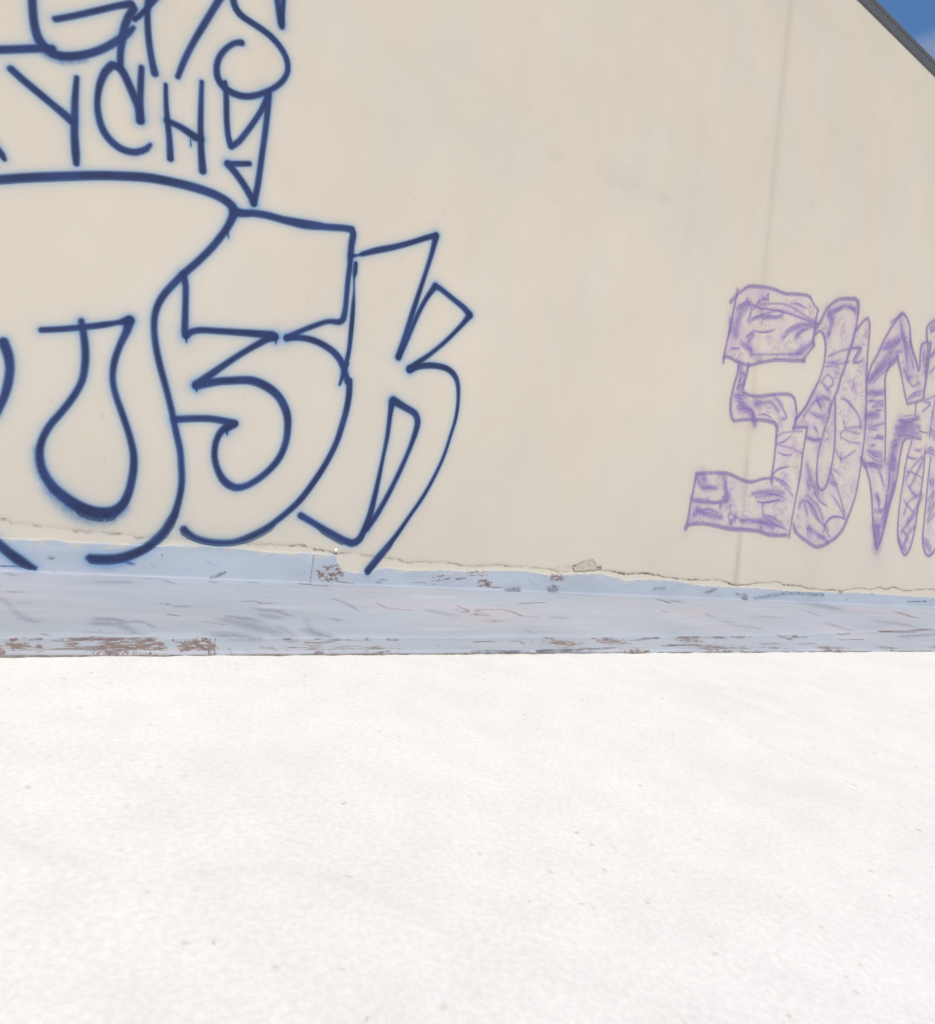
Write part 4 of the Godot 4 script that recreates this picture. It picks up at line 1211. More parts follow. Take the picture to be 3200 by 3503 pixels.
func write_curls() -> Array:
	return [
		line([3.931, 3.465, 0.038, 4.057, 3.368, 0.026, 4.174, 3.496, 0.029, 4.301, 3.579, 0.029, 4.36, 3.638, 0.031]),
		line([4.086, 3.259, 0.029, 4.333, 3.386, 0.029, 4.605, 3.491, 0.029, 4.713, 3.485, 0.045, 4.563, 3.39, 0.03, 4.289, 3.309, 0.029]),
		line([4.206, 3.472, 0.025, 4.765, 3.61, 0.027, 5.269, 3.572, 0.032, 5.523, 3.529, 0.033]),
		line([4.774, 3.18, 0.035, 4.933, 3.318, 0.032, 5.285, 3.471, 0.031, 5.499, 3.558, 0.031]),
		line([5.064, 3.274, 0.039, 5.231, 3.406, 0.036, 5.475, 3.5, 0.035]),
		line([3.996, 3.016, 0.031, 4.127, 3.111, 0.029, 4.113, 3.034, 0.039, 4.042, 2.973, 0.033]),
		line([3.798, 3.302, 0.029, 3.994, 3.417, 0.028, 4.27, 3.423, 0.031]),
		line([3.787, 2.999, 0.099, 3.806, 3.193, 0.091, 3.937, 3.37, 0.081]),
		line([4.12, 2.831, 0.025, 4.692, 2.955, 0.026, 5.22, 3.076, 0.027]),
		line([5.858, 3.179, 0.026, 6.116, 3.3, 0.026, 6.387, 3.403, 0.026]),
		line([5.813, 3.028, 0.028, 6.208, 3.16, 0.029, 6.413, 3.225, 0.029]),
		line([5.715, 2.798, 0.03, 5.895, 2.938, 0.024, 6.043, 2.861, 0.048, 5.921, 2.767, 0.03]),
		line([5.773, 2.634, 0.035, 6, 2.605, 0.052, 5.967, 2.459, 0.057]),
		line([6.493, 3.427, 0.025, 6.717, 3.477, 0.052, 6.57, 3.258, 0.051, 6.785, 3.322, 0.026]),
		line([6.278, 2.69, 0.026, 6.492, 2.686, 0.032, 6.794, 2.526, 0.042, 6.866, 2.391, 0.05]),
		line([6.393, 2.389, 0.046, 6.439, 2.317, 0.025, 6.865, 2.398, 0.025]),
		line([6.346, 2.232, 0.031, 6.423, 2.286, 0.025, 6.842, 2.296, 0.026]),
		line([6.39, 2.175, 0.024, 6.572, 2.145, 0.022, 6.876, 2.167, 0.022]),
		line([6.245, 1.979, 0.04, 6.397, 1.887, 0.028, 6.746, 2.047, 0.032]),
		line([4.8, 1.94, 0.018, 4.961, 2.028, 0.016, 5.373, 2.108, 0.017]),
		line([4.812, 1.862, 0.016, 5.166, 1.863, 0.017, 5.417, 1.825, 0.018]),
		line([4.815, 1.497, 0.024, 4.917, 1.573, 0.021, 5.143, 1.633, 0.02]),
		line([4.82, 1.466, 0.021, 5.062, 1.399, 0.023, 5.288, 1.288, 0.025]),
		line([4.417, 1.221, 0.031, 4.68, 1.289, 0.031, 5.077, 1.305, 0.036, 4.486, 1.195, 0.031]),
		line([4.622, 1.135, 0.019, 4.865, 1.189, 0.019, 5.093, 1.211, 0.019]),
		line([4.654, 1.107, 0.037, 4.701, 0.989, 0.029, 4.906, 0.938, 0.024]),
		line([5.62, 1.329, 0.04, 5.892, 1.223, 0.046, 6.046, 1.07, 0.053]),
		line([5.703, 1.205, 0.049, 5.849, 1.087, 0.043, 6.197, 0.948, 0.041]),
		line([6.071, 0.906, 0.033, 6.179, 1.064, 0.028, 6.359, 1.123, 0.021, 6.608, 1.131, 0.021]),
		line([6.152, 1.69, 0.04, 6.394, 1.442, 0.041, 6.602, 1.168, 0.043]),
		line([8.329, 1.336, 0.049, 8.475, 1.542, 0.035, 8.905, 1.663, 0.063, 8.471, 1.234, 0.044]),
		line([8.28, 1.067, 0.044, 8.514, 1.237, 0.044, 8.774, 1.414, 0.044]),
		line([8.389, 0.886, 0.07, 8.534, 1.086, 0.061, 8.715, 1.176, 0.049]),
		line([8.344, 1.876, 0.042, 8.579, 2.093, 0.037, 8.853, 2.216, 0.059, 8.467, 1.735, 0.047]),
		line([7.033, 3.09, 0.093, 7.381, 3.429, 0.094, 7.826, 3.843, 0.096]),
		line([8.051, 3.449, 0.067, 8.339, 3.263, 0.049, 8.599, 3.354, 0.042]),
		line([7.899, 3.94, 0.062, 8.185, 3.761, 0.068, 8.347, 3.55, 0.075]),
		line([7.129, 3.07, 0.033, 7.402, 3.278, 0.032, 7.784, 3.513, 0.032]),
		line([6.983, 2.892, 0.066, 7.457, 2.995, 0.068]),
		line([7.074, 2.796, 0.03, 7.459, 2.865, 0.03]),
		line([7.161, 2.729, 0.037, 7.467, 2.805, 0.038]),
		line([6.991, 2.573, 0.095, 7.344, 2.655, 0.097]),
		line([7.273, 2.485, 0.034, 7.519, 2.547, 0.034]),
		line([7.356, 2.348, 0.047, 7.531, 2.344, 0.047]),
		line([7.097, 2.096, 0.052, 7.483, 2.111, 0.053]),
		line([7.048, 1.907, 0.058, 7.547, 1.94, 0.06]),
		line([7.821, 2.005, 0.178, 7.944, 2.327, 0.167, 8.163, 2.594, 0.153]),
		line([7.913, 2.555, 0.078, 8.329, 2.66, 0.079, 8.685, 2.676, 0.082]),
		line([8.025, 2.67, 0.047, 8.324, 2.699, 0.048, 8.62, 2.827, 0.053]),
		line([8.745, 2.929, 0.031, 9.004, 3.098, 0.049, 8.815, 3.106, 0.037, 9.168, 3.253, 0.027]),
		line([7.487, 1.519, 0.067, 7.579, 1.307, 0.045, 7.742, 1.396, 0.042]),
		line([7.473, 1.062, 0.172, 7.567, 0.943, 0.195, 7.551, 0.833, 0.198]),
		line([7.693, 1.171, 0.086, 7.816, 1.44, 0.087, 7.943, 1.716, 0.088]),
		line([5.375, 2.292, 0.054, 5.624, 2.538, 0.047, 5.941, 2.63, 0.042]),
		line([5.508, 2.045, 0.04, 5.797, 2.053, 0.041]),
		line([5.562, 1.702, 0.079, 5.683, 1.534, 0.075, 5.867, 1.387, 0.07]),
		line([5.457, 1.182, 0.045, 5.538, 1.255, 0.04, 5.656, 1.103, 0.055]),
		line([5.684, 0.926, 0.041, 5.879, 0.892, 0.044, 6.222, 0.783, 0.046]),
		line([3.978, 2.246, 0.058, 4.231, 2.166, 0.066, 4.334, 2.042, 0.078]),
		line([4.295, 2.271, 0.043, 4.619, 2.344, 0.046, 4.805, 2.263, 0.058]),
		line([4.818, 2.363, 0.034, 4.988, 2.228, 0.041, 4.849, 2.173, 0.024]),
		line([3.353, 1.296, 0.07, 3.464, 1.194, 0.054, 3.725, 1.217, 0.052]),
		line([3.329, 1.039, 0.033, 3.682, 1.045, 0.034, 3.944, 1.099, 0.036]),
		line([3.904, 1.183, 0.059, 3.929, 1.098, 0.059]),
		line([3.414, 0.949, 0.047, 3.659, 0.9, 0.046, 3.878, 0.904, 0.046]),
		line([4.063, 0.846, 0.038, 4.003, 0.958, 0.024, 4.312, 0.896, 0.025]),
		line([4.669, 0.849, 0.051, 4.63, 0.922, 0.03, 4.918, 0.868, 0.033]),
		line([3.958, 2.677, 0.046, 3.963, 2.336, 0.046]),
		line([4.03, 2.566, 0.022, 3.92, 2.467, 0.022]),
		line([4.055, 2.477, 0.021, 3.915, 2.373, 0.021]),
		line([5.774, 3.734, 0.059, 6.163, 3.943, 0.058, 6.486, 3.988, 0.06]),
		line([5.811, 3.49, 0.066, 5.917, 3.697, 0.067]),
		line([7.543, 4.057, 0.043, 7.899, 4.266, 0.044]),
		line([8.857, 4.291, 0.047, 9.025, 4.418, 0.048]),
		line([8.913, 3.836, 0.042, 9.082, 3.958, 0.043]),
		line([9.096, 1.602, 0.041, 9.286, 1.742, 0.065, 9.134, 1.446, 0.063, 9.343, 1.586, 0.066, 9.135, 1.288, 0.064, 9.362, 1.427, 0.039]),
	]

func write_shading() -> Array:
	return [
		line([3.659, 3.165, 0.062, 3.698, 3.071, 0.124, 3.726, 2.954, 0.14]),
		line([4.024, 2.898, 0.068, 4.144, 2.867, 0.102]),
		line([3.89, 2.925, 0.052, 4.055, 2.905, 0.063]),
		line([4.959, 3.004, 0.063, 5.15, 3.097, 0.076, 5.468, 3.283, 0.068]),
		line([5.394, 3.51, 0.062, 5.099, 3.418, 0.041, 4.841, 3.284, 0.044, 4.731, 3.177, 0.037]),
		line([5.29, 3.422, 0.033, 5.113, 3.327, 0.034, 5.032, 3.246, 0.051]),
		line([4.005, 3.203, 0.05, 4.141, 3.285, 0.035, 4.384, 3.355, 0.033, 4.69, 3.431, 0.03]),
		line([3.761, 3.306, 0.043, 3.922, 3.405, 0.035, 4.013, 3.449, 0.048]),
		line([4.043, 3.368, 0.035, 4.002, 3.221, 0.035]),
		line([3.89, 2.276, 0.073, 4.123, 2.308, 0.074]),
		line([4.306, 2.294, 0.075, 4.428, 2.267, 0.097]),
		line([4.677, 2.418, 0.046, 4.881, 2.366, 0.042]),
		line([4.872, 3.663, 0.021, 5.23, 3.682, 0.033]),
		line([4.12, 3.408, 0.025, 4.712, 3.518, 0.031, 5.351, 3.531, 0.044]),
		line([3.972, 2.16, 0.06, 4.075, 2.215, 0.06]),
		line([3.719, 2.816, 0.028, 3.885, 2.857, 0.028]),
		line([4.038, 3.007, 0.042, 4.122, 3.094, 0.03]),
		line([4.169, 3.115, 0.019, 4.578, 3.242, 0.018]),
		line([3.964, 2.58, 0.029, 4.045, 2.578, 0.039]),
		line([3.972, 2.44, 0.03, 3.9, 2.399, 0.03]),
		line([4.348, 3.627, 0.034, 4.374, 3.573, 0.024, 4.268, 3.535, 0.014]),
		line([4.005, 2.154, 0.057, 4.248, 2.149, 0.079, 4.332, 2.04, 0.075]),
		line([3.451, 1.346, 0.081, 3.516, 1.223, 0.094]),
		line([3.386, 0.91, 0.043, 3.607, 0.947, 0.06, 3.83, 0.931, 0.053]),
		line([3.861, 1.101, 0.069, 3.931, 1.135, 0.06]),
		line([3.463, 1.196, 0.034, 3.692, 1.216, 0.031]),
		line([4.403, 1.228, 0.037, 4.731, 1.253, 0.028, 5.095, 1.261, 0.033]),
		line([4.296, 0.909, 0.063, 4.704, 0.905, 0.083, 5.135, 0.901, 0.047]),
		line([3.289, 1.062, 0.037, 3.601, 1.067, 0.043]),
		line([3.85, 1.34, 0.058, 3.929, 1.144, 0.052]),
		line([3.59, 1.049, 0.022, 3.864, 1.084, 0.026]),
		line([3.808, 1.061, 0.051, 3.835, 0.993, 0.063]),
		line([4.158, 0.978, 0.05, 4.04, 0.852, 0.05]),
		line([4.534, 1.13, 0.015, 4.998, 1.204, 0.013]),
		line([4.688, 1.006, 0.049, 5.094, 0.936, 0.03]),
		line([4.839, 1.54, 0.014, 5.072, 1.626, 0.012]),
		line([4.849, 1.474, 0.013, 5.239, 1.373, 0.011]),
		line([4.838, 1.867, 0.013, 5.137, 2.009, 0.013]),
		line([4.872, 1.765, 0.012, 5.174, 1.777, 0.01]),
		line([4.395, 2.164, 0.015, 4.666, 2.17, 0.014]),
		line([5.763, 3.781, 0.113, 5.886, 3.658, 0.132]),
		line([5.865, 3.796, 0.046, 6.18, 3.977, 0.059]),
		line([6.287, 3.993, 0.053, 6.469, 3.971, 0.067]),
		line([5.638, 2.619, 0.098, 5.82, 2.473, 0.148]),
		line([5.501, 2.367, 0.052, 5.957, 2.37, 0.065]),
		line([7.32, 3.604, 0.079, 7.573, 3.756, 0.113, 7.842, 3.853, 0.085]),
		line([6.987, 3.082, 0.08, 7.27, 3.265, 0.084, 7.652, 3.545, 0.088]),
		line([7.126, 2.925, 0.067, 7.407, 2.977, 0.069]),
		line([6.945, 2.565, 0.066, 7.286, 2.633, 0.101]),
		line([7.972, 2.688, 0.083, 8.281, 2.715, 0.107, 8.645, 2.835, 0.076]),
		line([8.24, 3.034, 0.066, 8.624, 3.214, 0.081]),
		line([7.831, 4.133, 0.128, 7.971, 3.87, 0.155, 8.188, 3.426, 0.182]),
		line([7.029, 2.782, 0.034, 7.165, 2.818, 0.034]),
		line([7.263, 2.801, 0.027, 7.428, 2.824, 0.027]),
		line([7.253, 2.702, 0.027, 7.441, 2.734, 0.027]),
		line([6.437, 3.425, 0.02, 6.699, 3.478, 0.041, 6.509, 3.233, 0.04, 6.728, 3.279, 0.016]),
		line([5.827, 3.09, 0.036, 6.187, 3.199, 0.022]),
		line([5.768, 2.812, 0.043, 5.987, 2.715, 0.058]),
		line([5.794, 3.439, 0.058, 5.865, 3.521, 0.05]),
		line([8.147, 3.332, 0.05, 8.352, 3.41, 0.05]),
		line([7.719, 3.619, 0.062, 7.939, 3.716, 0.05]),
		line([6.348, 2.694, 0.023, 6.504, 2.667, 0.025, 6.671, 2.586, 0.022]),
		line([8.677, 3.904, 0.141, 8.779, 3.545, 0.113]),
		line([8.867, 4.23, 0.062, 9.034, 4.348, 0.063]),
		line([8.944, 3.834, 0.06, 9.077, 3.992, 0.061]),
		line([8.947, 3.579, 0.052, 9.111, 3.715, 0.042]),
		line([7.897, 2.485, 0.128, 8.302, 2.559, 0.154, 8.677, 2.58, 0.111]),
		line([7.825, 2.265, 0.112, 7.97, 2.321, 0.113]),
		line([7.819, 2.125, 0.149, 7.954, 2.062, 0.183]),
		line([7.765, 1.98, 0.111, 7.967, 1.96, 0.1]),
		line([7.878, 1.88, 0.193, 7.839, 1.613, 0.144]),
		line([7.798, 1.552, 0.103, 7.724, 1.208, 0.116]),
		line([7.526, 1.082, 0.186, 7.549, 0.952, 0.164, 7.554, 0.854, 0.093]),
		line([7.468, 1.077, 0.044, 7.69, 1.105, 0.045]),
		line([7.018, 1.892, 0.066, 7.481, 1.922, 0.067]),
		line([7.155, 2.059, 0.059, 7.514, 2.028, 0.072]),
		line([7.162, 2.172, 0.057, 7.321, 2.216, 0.035]),
		line([7.078, 2.439, 0.068, 7.359, 2.449, 0.058]),
		line([5.594, 1.527, 0.086, 5.669, 1.415, 0.087]),
		line([5.792, 1.367, 0.037, 6.129, 1.238, 0.03]),
		line([5.615, 1.27, 0.051, 5.781, 1.186, 0.056, 5.958, 1.051, 0.044]),
		line([5.691, 0.97, 0.085, 5.765, 0.857, 0.102]),
		line([5.952, 0.84, 0.04, 6.19, 0.837, 0.04]),
		line([5.487, 2.026, 0.04, 5.843, 2.058, 0.051]),
		line([6.138, 1.578, 0.06, 6.332, 1.527, 0.06]),
		line([6.197, 1.731, 0.029, 6.392, 1.681, 0.022]),
		line([6.228, 1.392, 0.027, 6.575, 1.165, 0.021]),
		line([6.068, 0.979, 0.025, 6.269, 0.852, 0.02]),
		line([6.065, 0.999, 0.017, 6.291, 1.109, 0.017, 6.602, 1.125, 0.021]),
		line([8.278, 1.543, 0.038, 8.416, 1.486, 0.046, 8.614, 1.387, 0.041]),
		line([8.379, 1.763, 0.032, 8.718, 1.622, 0.03]),
		line([8.205, 0.941, 0.065, 8.453, 0.808, 0.049]),
		line([8.313, 1.085, 0.041, 8.506, 0.995, 0.041]),
		line([9.011, 1.03, 0.071, 9.161, 0.945, 0.108, 9.312, 0.859, 0.072]),
		line([8.929, 2.347, 0.087, 9.277, 2.357, 0.14]),
		line([8.326, 2.169, 0.043, 8.645, 2.187, 0.036]),
		line([8.549, 2.307, 0.048, 8.763, 2.337, 0.041]),
		line([9.001, 2.679, 0.107, 9.244, 2.628, 0.124]),
		line([7.419, 1.513, 0.081, 7.548, 1.437, 0.066]),
		line([7.402, 1.302, 0.039, 7.637, 1.312, 0.044]),
		line([8.352, 1.972, 0.02, 8.871, 1.926, 0.021]),
		line([7.463, 1.875, 0.062, 7.636, 1.67, 0.062]),
		line([9.205, 1.952, 0.171, 9.222, 1.819, 0.114]),
		line([5.641, 2.213, 0.061, 5.751, 2.137, 0.061]),
		line([7.216, 2.291, 0.056, 7.496, 2.333, 0.057]),
		line([6.309, 2.243, 0.032, 6.366, 2.145, 0.032]),
		line([6.373, 1.954, 0.029, 6.388, 1.85, 0.029]),
	]

func scuffs() -> Array:
	return [
		["grey", .5, line([-2.611, -1.076, 0.042, -2.527, -1.085, 0.048, -2.497, -1.141, 0.027, -2.475, -1.218, 0.018])],
		["grey", .5, line([-2.59, -0.995, 0.036, -2.544, -0.998, 0.028])],
		["grey", .6, line([-2.531, -0.993, 0.017, -2.489, -1.02, 0.017])],
		["grey", .45, line([-2.491, -1.057, 0.018, -2.413, -1.034, 0.025])],
		["grey", .45, line([-2.393, -1.044, 0.012, -2.363, -1.131, 0.016])],
		["grey", .33, line([-2.983, -0.639, 0.017, -2.936, -0.903, 0.018, -2.911, -0.998, 0.034, -2.876, -1.038, 0.034])],
		["grey", .4, line([-2.935, -0.495, 0.019, -2.89, -0.496, 0.019])],
		["grey", .3, line([-2.906, -0.719, 0.017, -2.869, -0.72, 0.017])],
		["grey", .4, line([-2.452, -0.202, 0.022, -2.294, -0.192, 0.034])],
		["dark", .6, line([-2.17, -0.068, 0.018, -2.068, -0.051, 0.015])],
		["grey", .5, line([-2.054, -0.094, 0.017, -2.021, -0.165, 0.017])],
		["dark", .75, line([-2.213, -0.671, 0.014, -2.181, -0.69, 0.019])],
		["grey", .5, line([-2.153, -0.733, 0.019, -2.082, -0.733, 0.019])],
		["dark", .65, line([-2.234, -0.899, 0.016, -2.187, -0.921, 0.016])],
		["brown", .75, line([-2.641, -1.309, 0.012, -2.406, -1.305, 0.012])],
		["brown", .6, line([-2.866, -1.241, 0.013, -2.84, -1.268, 0.011])],
		["navy", .85, line([-2.98, 0.025, 0.006, -2.88, 0.029, 0.006, -2.84, 0.026, 0.004])],
		["navy", .8, line([-2.516, 0.099, 0.016, -2.368, 0.1, 0.026, -2.235, 0.07, 0.013])],
		["dark", .7, line([-2.723, 0.087, 0.012, -2.698, 0.083, 0.015])],
		["grey", .5, line([-2.917, -0.064, 0.017, -2.895, -0.102, 0.017])],
		["grey", .3, line([-2.682, -1.213, 0.011, -2.58, -1.231, 0.014, -2.432, -1.242, 0.018])],
		["dark", .6, line([-2.471, -0.259, 0.01, -2.47, -0.27, 0.01])],
		["brown", .8, line([-3.06, -1.467, 0.02, -2.934, -1.481, 0.02])],
		["dark", .75, line([-2.938, -1.473, 0.015, -2.76, -1.489, 0.018, -2.605, -1.492, 0.022, -2.434, -1.507, 0.022])],
		["dark", .7, line([-2.712, -1.301, 0.012, -2.671, -1.304, 0.01])],
		["dark", .6, line([-2.824, -1.315, 0.011, -2.793, -1.32, 0.013])],
		["dark", .7, line([-2.113, -1.321, 0.003, -2.177, -1.522, 0.003])],
		["dark", .75, line([-1.018, 0.19, 0.004, -1.011, 0.088, 0.005, -1.003, -0.014, 0.004])],
		["dark", .75, line([-1.102, -0.043, 0.03, -1.024, -0.052, 0.033])],
		["dark", .7, line([-1.01, -0.09, 0.02, -0.91, -0.082, 0.031])],
		["brown", .75, line([-0.797, 0.018, 0.008, -0.649, 0.005, 0.004])],
		["grey", .55, line([-1.903, -0.926, 0.024, -1.804, -0.979, 0.037, -1.782, -1.016, 0.019])],
		["grey", .42, line([-1.94, -0.999, 0.053, -1.879, -1.067, 0.078, -1.84, -1.129, 0.095, -1.778, -1.211, 0.061, -1.759, -1.265, 0.024])],
		["grey", .5, line([-2.072, -1.266, 0.051, -1.985, -1.281, 0.06, -1.917, -1.32, 0.024])],
		["grey", .5, line([-1.666, -0.771, 0.042, -1.582, -0.786, 0.041, -1.543, -0.895, 0.019])],
		["grey", .45, line([-1.688, -0.907, 0.05, -1.65, -0.931, 0.045])],
		["dark", .5, line([-1.715, -0.593, 0.014, -1.635, -0.576, 0.015, -1.618, -0.625, 0.026, -1.528, -0.615, 0.015])],
		["grey", .25, line([-1.693, -1.129, 0.026, -1.673, -1.295, 0.018])],
		["grey", .2, line([-1.454, -0.946, 0.018, -1.533, -1.171, 0.016])],
		["grey", .55, line([-1.543, -1.186, 0.035, -1.529, -1.265, 0.056, -1.491, -1.29, 0.041])],
		["grey", .5, line([-1.035, -0.487, 0.022, -0.996, -0.575, 0.018, -1.009, -0.772, 0.012])],
		["brown", .5, line([-0.755, -0.557, 0.012, -0.75, -0.685, 0.023, -0.578, -0.723, 0.023])],
		["grey", .5, line([-1.29, -0.954, 0.021, -1.262, -0.981, 0.026])],
		["brown", .45, line([-2.083, -1.024, 0.017, -1.989, -1.083, 0.015])],
		["dark", .6, line([-1.726, 0.009, 0.019, -1.646, 0.045, 0.016])],
		["dark", .65, line([-1.754, -0.092, 0.026, -1.73, -0.107, 0.026])],
		["grey", .5, line([-1.475, -0.06, 0.028, -1.444, -0.061, 0.021])],
		["dark", .75, line([-2.057, -1.528, 0.013, -1.987, -1.532, 0.014])],
		["brown", .85, line([-1.963, -1.537, 0.023, -1.79, -1.536, 0.035, -1.412, -1.548, 0.026])],
		["dark", .7, line([-1.397, -1.539, 0.015, -1.346, -1.568, 0.013])],
		["dark", .75, line([-1.179, -1.555, 0.016, -1.106, -1.57, 0.017])],
		["brown", .7, line([-1.643, -1.377, 0.024, -1.574, -1.387, 0.025, -1.469, -1.355, 0.019])],
		["dark", .55, line([-1.745, -1.368, 0.011, -1.684, -1.37, 0.011])],
		["dark", .5, line([-1.462, -1.347, 0.01, -1.398, -1.349, 0.01])],
		["dark", .6, line([-1.132, -1.356, 0.01, -1.07, -1.358, 0.011])],
		["grey", .5, line([-0.453, 0.022, 0.007, -0.414, 0.023, 0.007])],
		["grey", .5, line([-0.418, 0.043, 0.007, -0.364, 0.047, 0.007])],
		["dark", .5, line([-0.174, 0.03, 0.005, 0.002, 0.038, 0.006])],
		["dark", .75, line([0.303, 0.074, 0.011, 0.39, 0.085, 0.009])],
		["dark", .65, line([0.697, 0.02, 0.011, 0.8, 0.023, 0.01])],
		["dark", .75, line([0.847, -0.018, 0.04, 0.988, -0.001, 0.056])],
		["grey", .6, line([1.376, 0.014, 0.028, 1.456, 0.017, 0.028])],
		["dark", .65, line([0.634, -0.456, 0.025, 0.8, -0.434, 0.029])],
		["dark", .55, line([0.839, -0.418, 0.029, 0.939, -0.419, 0.03])],
		["brown", .5, line([-0.077, -0.577, 0.02, -0.078, -0.694, 0.023])],
		["brown", .55, line([0.017, -0.681, 0.019, 0.259, -0.668, 0.023, 0.325, -0.724, 0.034, 0.322, -0.829, 0.033])],
		["brown", .45, line([0.322, -0.829, 0.023, 0.456, -0.859, 0.019])],
		["grey", .35, line([-0.418, -0.741, 0.046, -0.31, -0.831, 0.046])],
		["grey", .45, line([-0.088, -0.818, 0.025, 0.001, -0.83, 0.025])],
		["dark", .5, line([0.046, -1.183, 0.015, 0.065, -1.279, 0.015])],
		["grey", .35, line([0.611, -0.858, 0.028, 0.727, -0.878, 0.033])],
		["dark", .6, line([-0.552, -1.405, 0.022, -0.392, -1.401, 0.017])],
		["dark", .55, line([-0.241, -1.402, 0.018, -0.189, -1.404, 0.027, -0.196, -1.46, 0.012])],
		["dark", .75, line([-0.673, -1.557, 0.016, -0.474, -1.564, 0.019, -0.259, -1.586, 0.023])],
		["dark", .75, line([-0.18, -1.571, 0.02, 0.214, -1.584, 0.018])],
		["dark", .6, line([0.223, -1.581, 0.022, 0.385, -1.574, 0.024, 0.531, -1.562, 0.016])],
		["brown", .6, line([-0.267, -1.641, 0.025, 0.007, -1.631, 0.045, 0.384, -1.669, 0.037])],
		["dark", .55, line([0.078, -1.349, 0.016, 0.134, -1.373, 0.016])],
		["dark", .6, line([0.848, -1.431, 0.021, 1.054, -1.395, 0.02, 1.209, -1.381, 0.015])],
		["dark", .75, line([1.061, -1.545, 0.023, 1.2, -1.551, 0.024])],
		["dark", .8, line([2.74, -0.167, 0.061, 2.75, -0.265, 0.069])],
		["grey", .5, line([2.822, 0.072, 0.014, 3.002, 0.084, 0.014])],
		["dark", .55, line([2.242, -0.599, 0.031, 2.253, -0.647, 0.039])],
		["dark", .7, line([-1.122, -1.565, 0.025, -1.049, -1.589, 0.03])],
		["dark", .7, line([-0.801, -1.618, 0.019, -0.726, -1.628, 0.019])],
		["dark", .75, line([1.141, -1.535, 0.024, 1.477, -1.548, 0.028])],
		["dark", .65, line([1.905, -1.393, 0.034, 2.029, -1.396, 0.023])],
		["dark", .55, line([2.194, -1.396, 0.025, 2.26, -1.401, 0.026])],
		["dark", .7, line([2.865, -1.39, 0.065, 2.883, -1.436, 0.073])],
		["dark", .6, line([2.926, -1.42, 0.021, 3.281, -1.394, 0.022])],
		["grey", .55, line([2.29, -1.56, 0.021, 2.541, -1.554, 0.021])],
		["grey", .5, line([2.792, -1.587, 0.019, 3.086, -1.565, 0.02])],
		["dark", .7, line([3.695, -1.482, 0.017, 4.126, -1.484, 0.026])],
		["dark", .55, line([3.971, -1.333, 0.018, 4.142, -1.331, 0.018])],
		["brown", .7, line([4.958, -1.251, 0.026, 5.446, -1.259, 0.049, 5.719, -1.261, 0.048, 5.876, -1.241, 0.018])],
		["grey", .5, line([5.934, -1.202, 0.019, 6.393, -1.175, 0.02])],
		["grey", .45, line([5.039, -1.433, 0.026, 5.475, -1.391, 0.041, 6.133, -1.358, 0.028])],
		["dark", .65, line([3.035, -1.711, 0.048, 3.054, -1.774, 0.071])],
		["grey", .4, line([5.612, -0.17, 0.088, 5.893, -0.244, 0.234, 5.762, -0.408, 0.057])],
		["grey", .4, line([4.969, -0.485, 0.039, 4.837, -0.667, 0.038])],
		["rust", .65, line([7.346, -0.439, 0.13, 7.265, -0.552, 0.165, 7.208, -0.661, 0.102])],
		["grey", .35, line([5.734, -0.891, 0.067, 6.037, -0.944, 0.093, 6.173, -1.042, 0.107])],
		["grey", .28, line([4.475, -0.993, 0.08, 4.384, -1.207, 0.077])],
		["grey", .35, line([2.769, -0.692, 0.042, 2.729, -0.791, 0.041])],
		["grey", .45, line([2.704, -0.951, 0.037, 2.778, -0.968, 0.037])],
		["grey", .3, line([2.641, -1.051, 0.039, 2.905, -1.139, 0.053])],
		["dark", .5, line([3.705, 0.056, 0.028, 3.874, 0.097, 0.028])],
		["navy", .7, line([8.569, 0.059, 0.012, 9.214, 0.078, 0.015])],
		["navy", .35, line([4.642, 0.016, 0.031, 5.381, 0.094, 0.037, 6.186, 0.094, 0.042])],
		["dark", .6, line([4.266, 0.061, 0.022, 4.346, 0.051, 0.016])],
		["dark", .6, line([4.427, 0.016, 0.083, 4.465, 0.013, 0.067])],
		["grey", .6, line([2.897, -0.215, 0.049, 2.965, -0.215, 0.05])],
		["dark", .6, line([6.601, 0.151, 0.051, 6.645, 0.154, 0.052])],
		["dark", .6, line([6.747, 0.048, 0.013, 6.785, 0.049, 0.013])],
		["dark", .6, line([7.477, 0.21, 0.102, 7.507, 0.204, 0.102])],
	]

